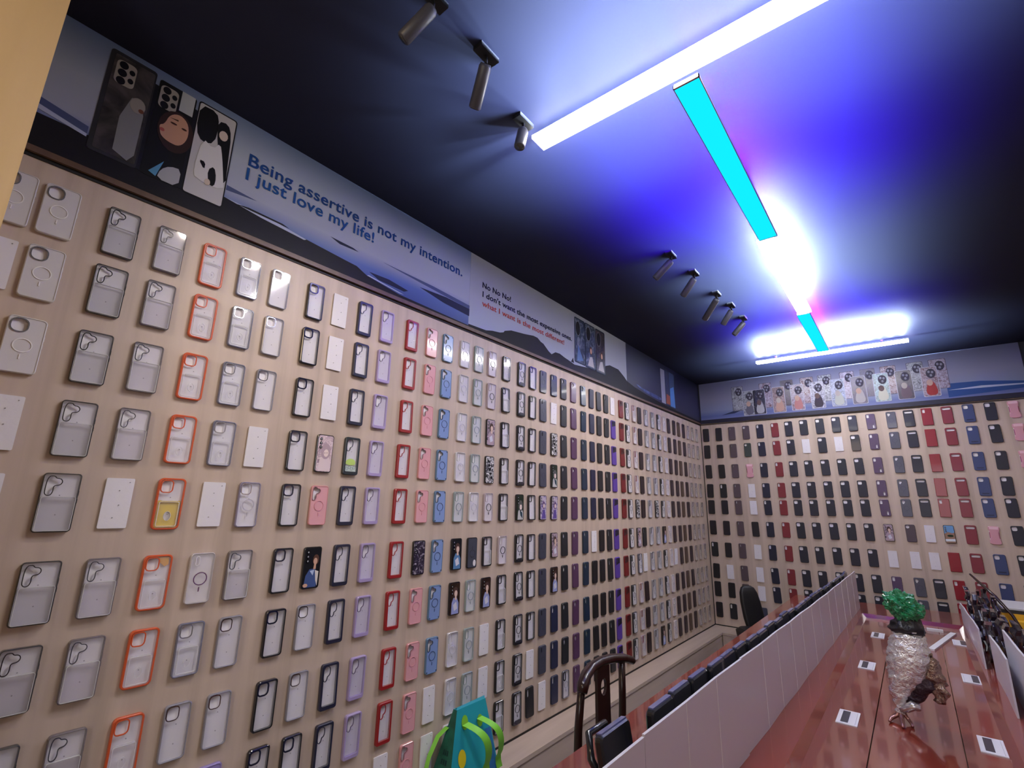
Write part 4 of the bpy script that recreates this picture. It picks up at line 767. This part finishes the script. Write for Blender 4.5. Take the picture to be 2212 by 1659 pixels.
for yy, tp in ((-4.215, .575), (-3.815, .582)): q = MB(); q.tube([A(.735, yy, -.265), A(.735, yy, .17), A(.745, yy, .40), A(.765 if yy < -4 else .748, yy, tp)], [.020, .019, .017, .016], DARKWOOD, n=10); q.build('back_post', r)
q = MB(); q.box(A(.72, -4.25, .165), A(1.18, -3.78, .195), DARKWOOD); q.build('seat', r)
for yy in (-4.215, -3.815): q = MB(); q.tube([A(1.15, yy, -.265), A(1.15, yy, .165)], .019, DARKWOOD, n=10); q.build('front_leg', r)
q = MB(); q.tube([A(.735, -4.215, -.17), A(1.15, -4.215, -.17)], .012, DARKWOOD); q.tube([A(.735, -3.815, -.17), A(1.15, -3.815, -.17)], .012, DARKWOOD); q.tube([A(1.15, -4.215, -.13), A(1.15, -3.815, -.13)], .012, DARKWOOD); q.build('stretcher', r)
tag(r, 'dark wooden armchair with curved crest rail and oval hole in its splat', 'chair')
# black office chair by the far corner of the table
r = empty('office_chair', (.70, -.86, 0)); r.rotation_euler = (0, 0, .75); LEA = mat('black_leather', (.008, .008, .009), .45)
q = MB(); rings = []
for z, wv, dy, tv in ((.10, .20, -.02, .03), (.15, .26, -.01, .05), (.28, .28, .02, .06), (.42, .27, .04, .055), (.50, .24, .05, .05), (.545, .18, .055, .04), (.562, .10, .058, .02)):
    rings.append([(a-(.56-z)*-.08-.03, b+dy+.10, z+ZO) for a, b in rr(wv*.72, tv, tv*.45, 4)])
q.loft(rings, LEA, smooth=True); q.build('backrest', r)
q = MB(); q.loft([[(a, b-.12, z+ZO) for a, b in rr(wv, wv, .08, 5)] for z, wv in ((.12, .38), (.14, .46), (.19, .47), (.215, .42))], LEA, smooth=False); q.build('seat', r)
q = MB(); q.tube([(0, -.12, .09), (0, -.12, .39)], .028, BLK, n=10); q.build('gas_column', r)
q = MB()
for k in range(5): a = 2*PI*k/5; q.tube([(0, -.12, .085), (.24*math.cos(a), -.12+.24*math.sin(a), .055)], [.024, .014], BLK)
q.build('star_base', r)
for k in range(5): a = 2*PI*k/5; q = MB(); q.tube([(.24*math.cos(a)-.012, -.12+.24*math.sin(a), .026), (.24*math.cos(a)+.012, -.12+.24*math.sin(a), .026)], .0255, BLK, n=12); q.build('caster', r)
tag(r, 'black office chair with rounded back between the table and end wall', 'chair')

# ---------------------------------------------------------------- gift bag on the bench
r = empty('gift_bag', (.085, -4.16, ZO)); q = MB(); TE = mat('bag_teal', (.02, .34, .42), .4); GRN = mat('bag_side_green', (.012, .11, .07), .5, var=.4, bscale=18); H = .325
b0 = [(.070, -.20), (.070, .155), (-.075, .155), (-.075, -.20)]; t0 = [(.012, -.105), (.012, .10), (-.012, .10), (-.012, -.105)]
V = [(x, y, .0005) for x, y in b0]+[(x, y, H) for x, y in t0]
q.add(V, [(0, 1, 5, 4), (2, 3, 7, 6), (1, 2, 6, 5), (3, 2, 1, 0), (4, 5, 6, 7)], TE); q.add([V[3], V[0], V[4], V[7]], [(0, 1, 2, 3)], GRN)
q.add([(.0135, -.107, H-.028), (.0135, .102, H-.028), (.004, .100, H+.012), (.004, -.100, H+.008), (-.012, -.104, H-.01), (-.012, .10, H-.01)], [(0, 1, 2, 3), (3, 2, 5, 4)], mat('bag_teal_light', (.07, .45, .58), .4)); q.build('bag_body', r)
q = MB(); BT = mat('bag_panel_blue', (.03, .16, .42), .45)
sl = lambda y, z, d: (.070-(.058*z/H)+d, y, z)
q.add([sl(.06, .02, .001), sl(.145, .02, .001), sl(.115, .20, .001), sl(.075, .20, .001)], [(0, 1, 2, 3)], BT); q.build('blue_print', r)
q = MB(); YE = mat('bag_dot_yellow', (.75, .62, .02), .45); LG = mat('bag_dot_lime', (.22, .55, .04), .45)
for y, z, a, c, mt in ((-.095, .13, .026, .036, YE), (-.06, .265, .022, .03, LG), (.045, .245, .02, .026, LG), (.085, .12, .018, .024, LG)):
    q.add([sl(y+a*math.cos(2*PI*k/18), z+c*math.sin(2*PI*k/18), .002) for k in range(18)], [tuple(range(18))], mt)
q.build('printed_dots', r)
q = MB(); INKG = mat('bag_ink', (.004, .03, .03), .5)
def side(u, z): # on the slanted gusset: u 0..1 across
    k = z/H; return (-.075*(1-k)-.012*k+u*((.070*(1-k)+.012*k)+.075*(1-k)+.012*k), -.20*(1-k)-.105*k-.0012, z)
for z0 in (.03, .07, .115, .15):
    for u in (.30, .44, .58): q.add([side(u, z0), side(u+.09, z0), side(u+.09, z0+.02), side(u, z0+.02)], [(0, 1, 2, 3)], INKG)
q.build('side_print', r)
RB = mat('ribbon_green', (.26, .74, .07), .5)
def ribbon(pts, wv, axis):
    q = MB(); vs = []; W = Vector(axis).normalized()*wv/2
    for p in pts: vs += [Vector(p)-W, Vector(p)+W]
    n = len(pts); N_ = Vector((.0012, 0, .0006)); fs = [(2*i, 2*i+1, 2*i+3, 2*i+2) for i in range(n-1)]; fs += [(a+2*n, b_+2*n, c+2*n, d_+2*n) for a, b_, c, d_ in fs]
    q.add(vs+[v+N_ for v in vs], fs, RB, True); return q
def arc(y0, z0, y1, z1, out, n=14):
    return [(.075-(.058*(z0+(z1-z0)*t)/H)+out*math.sin(PI*min(1, t*1.15))**.7+.004, y0+(y1-y0)*t, z0+(z1-z0)*t+.05*math.sin(PI*t)) for t in [i/n for i in range(n+1)]]
ribbon(arc(-.065, .262, .06, .01, .07), .036, (.3, 1, .25)).build('ribbon_handle', r); ribbon(arc(.035, .262, .15, .02, .07), .032, (.3, 1, .25)).build('ribbon_handle', r)
ribbon([(-.03, -.125, .25), (-.045, -.17, .22), (-.05, -.215, .15), (-.045, -.245, .08), (-.04, -.25, .05)], .034, (1, -.25, .1)).build('ribbon_handle', r)
tag(r, 'teal paper gift bag with lime ribbon handles and yellow dots on the bench', 'gift bag')
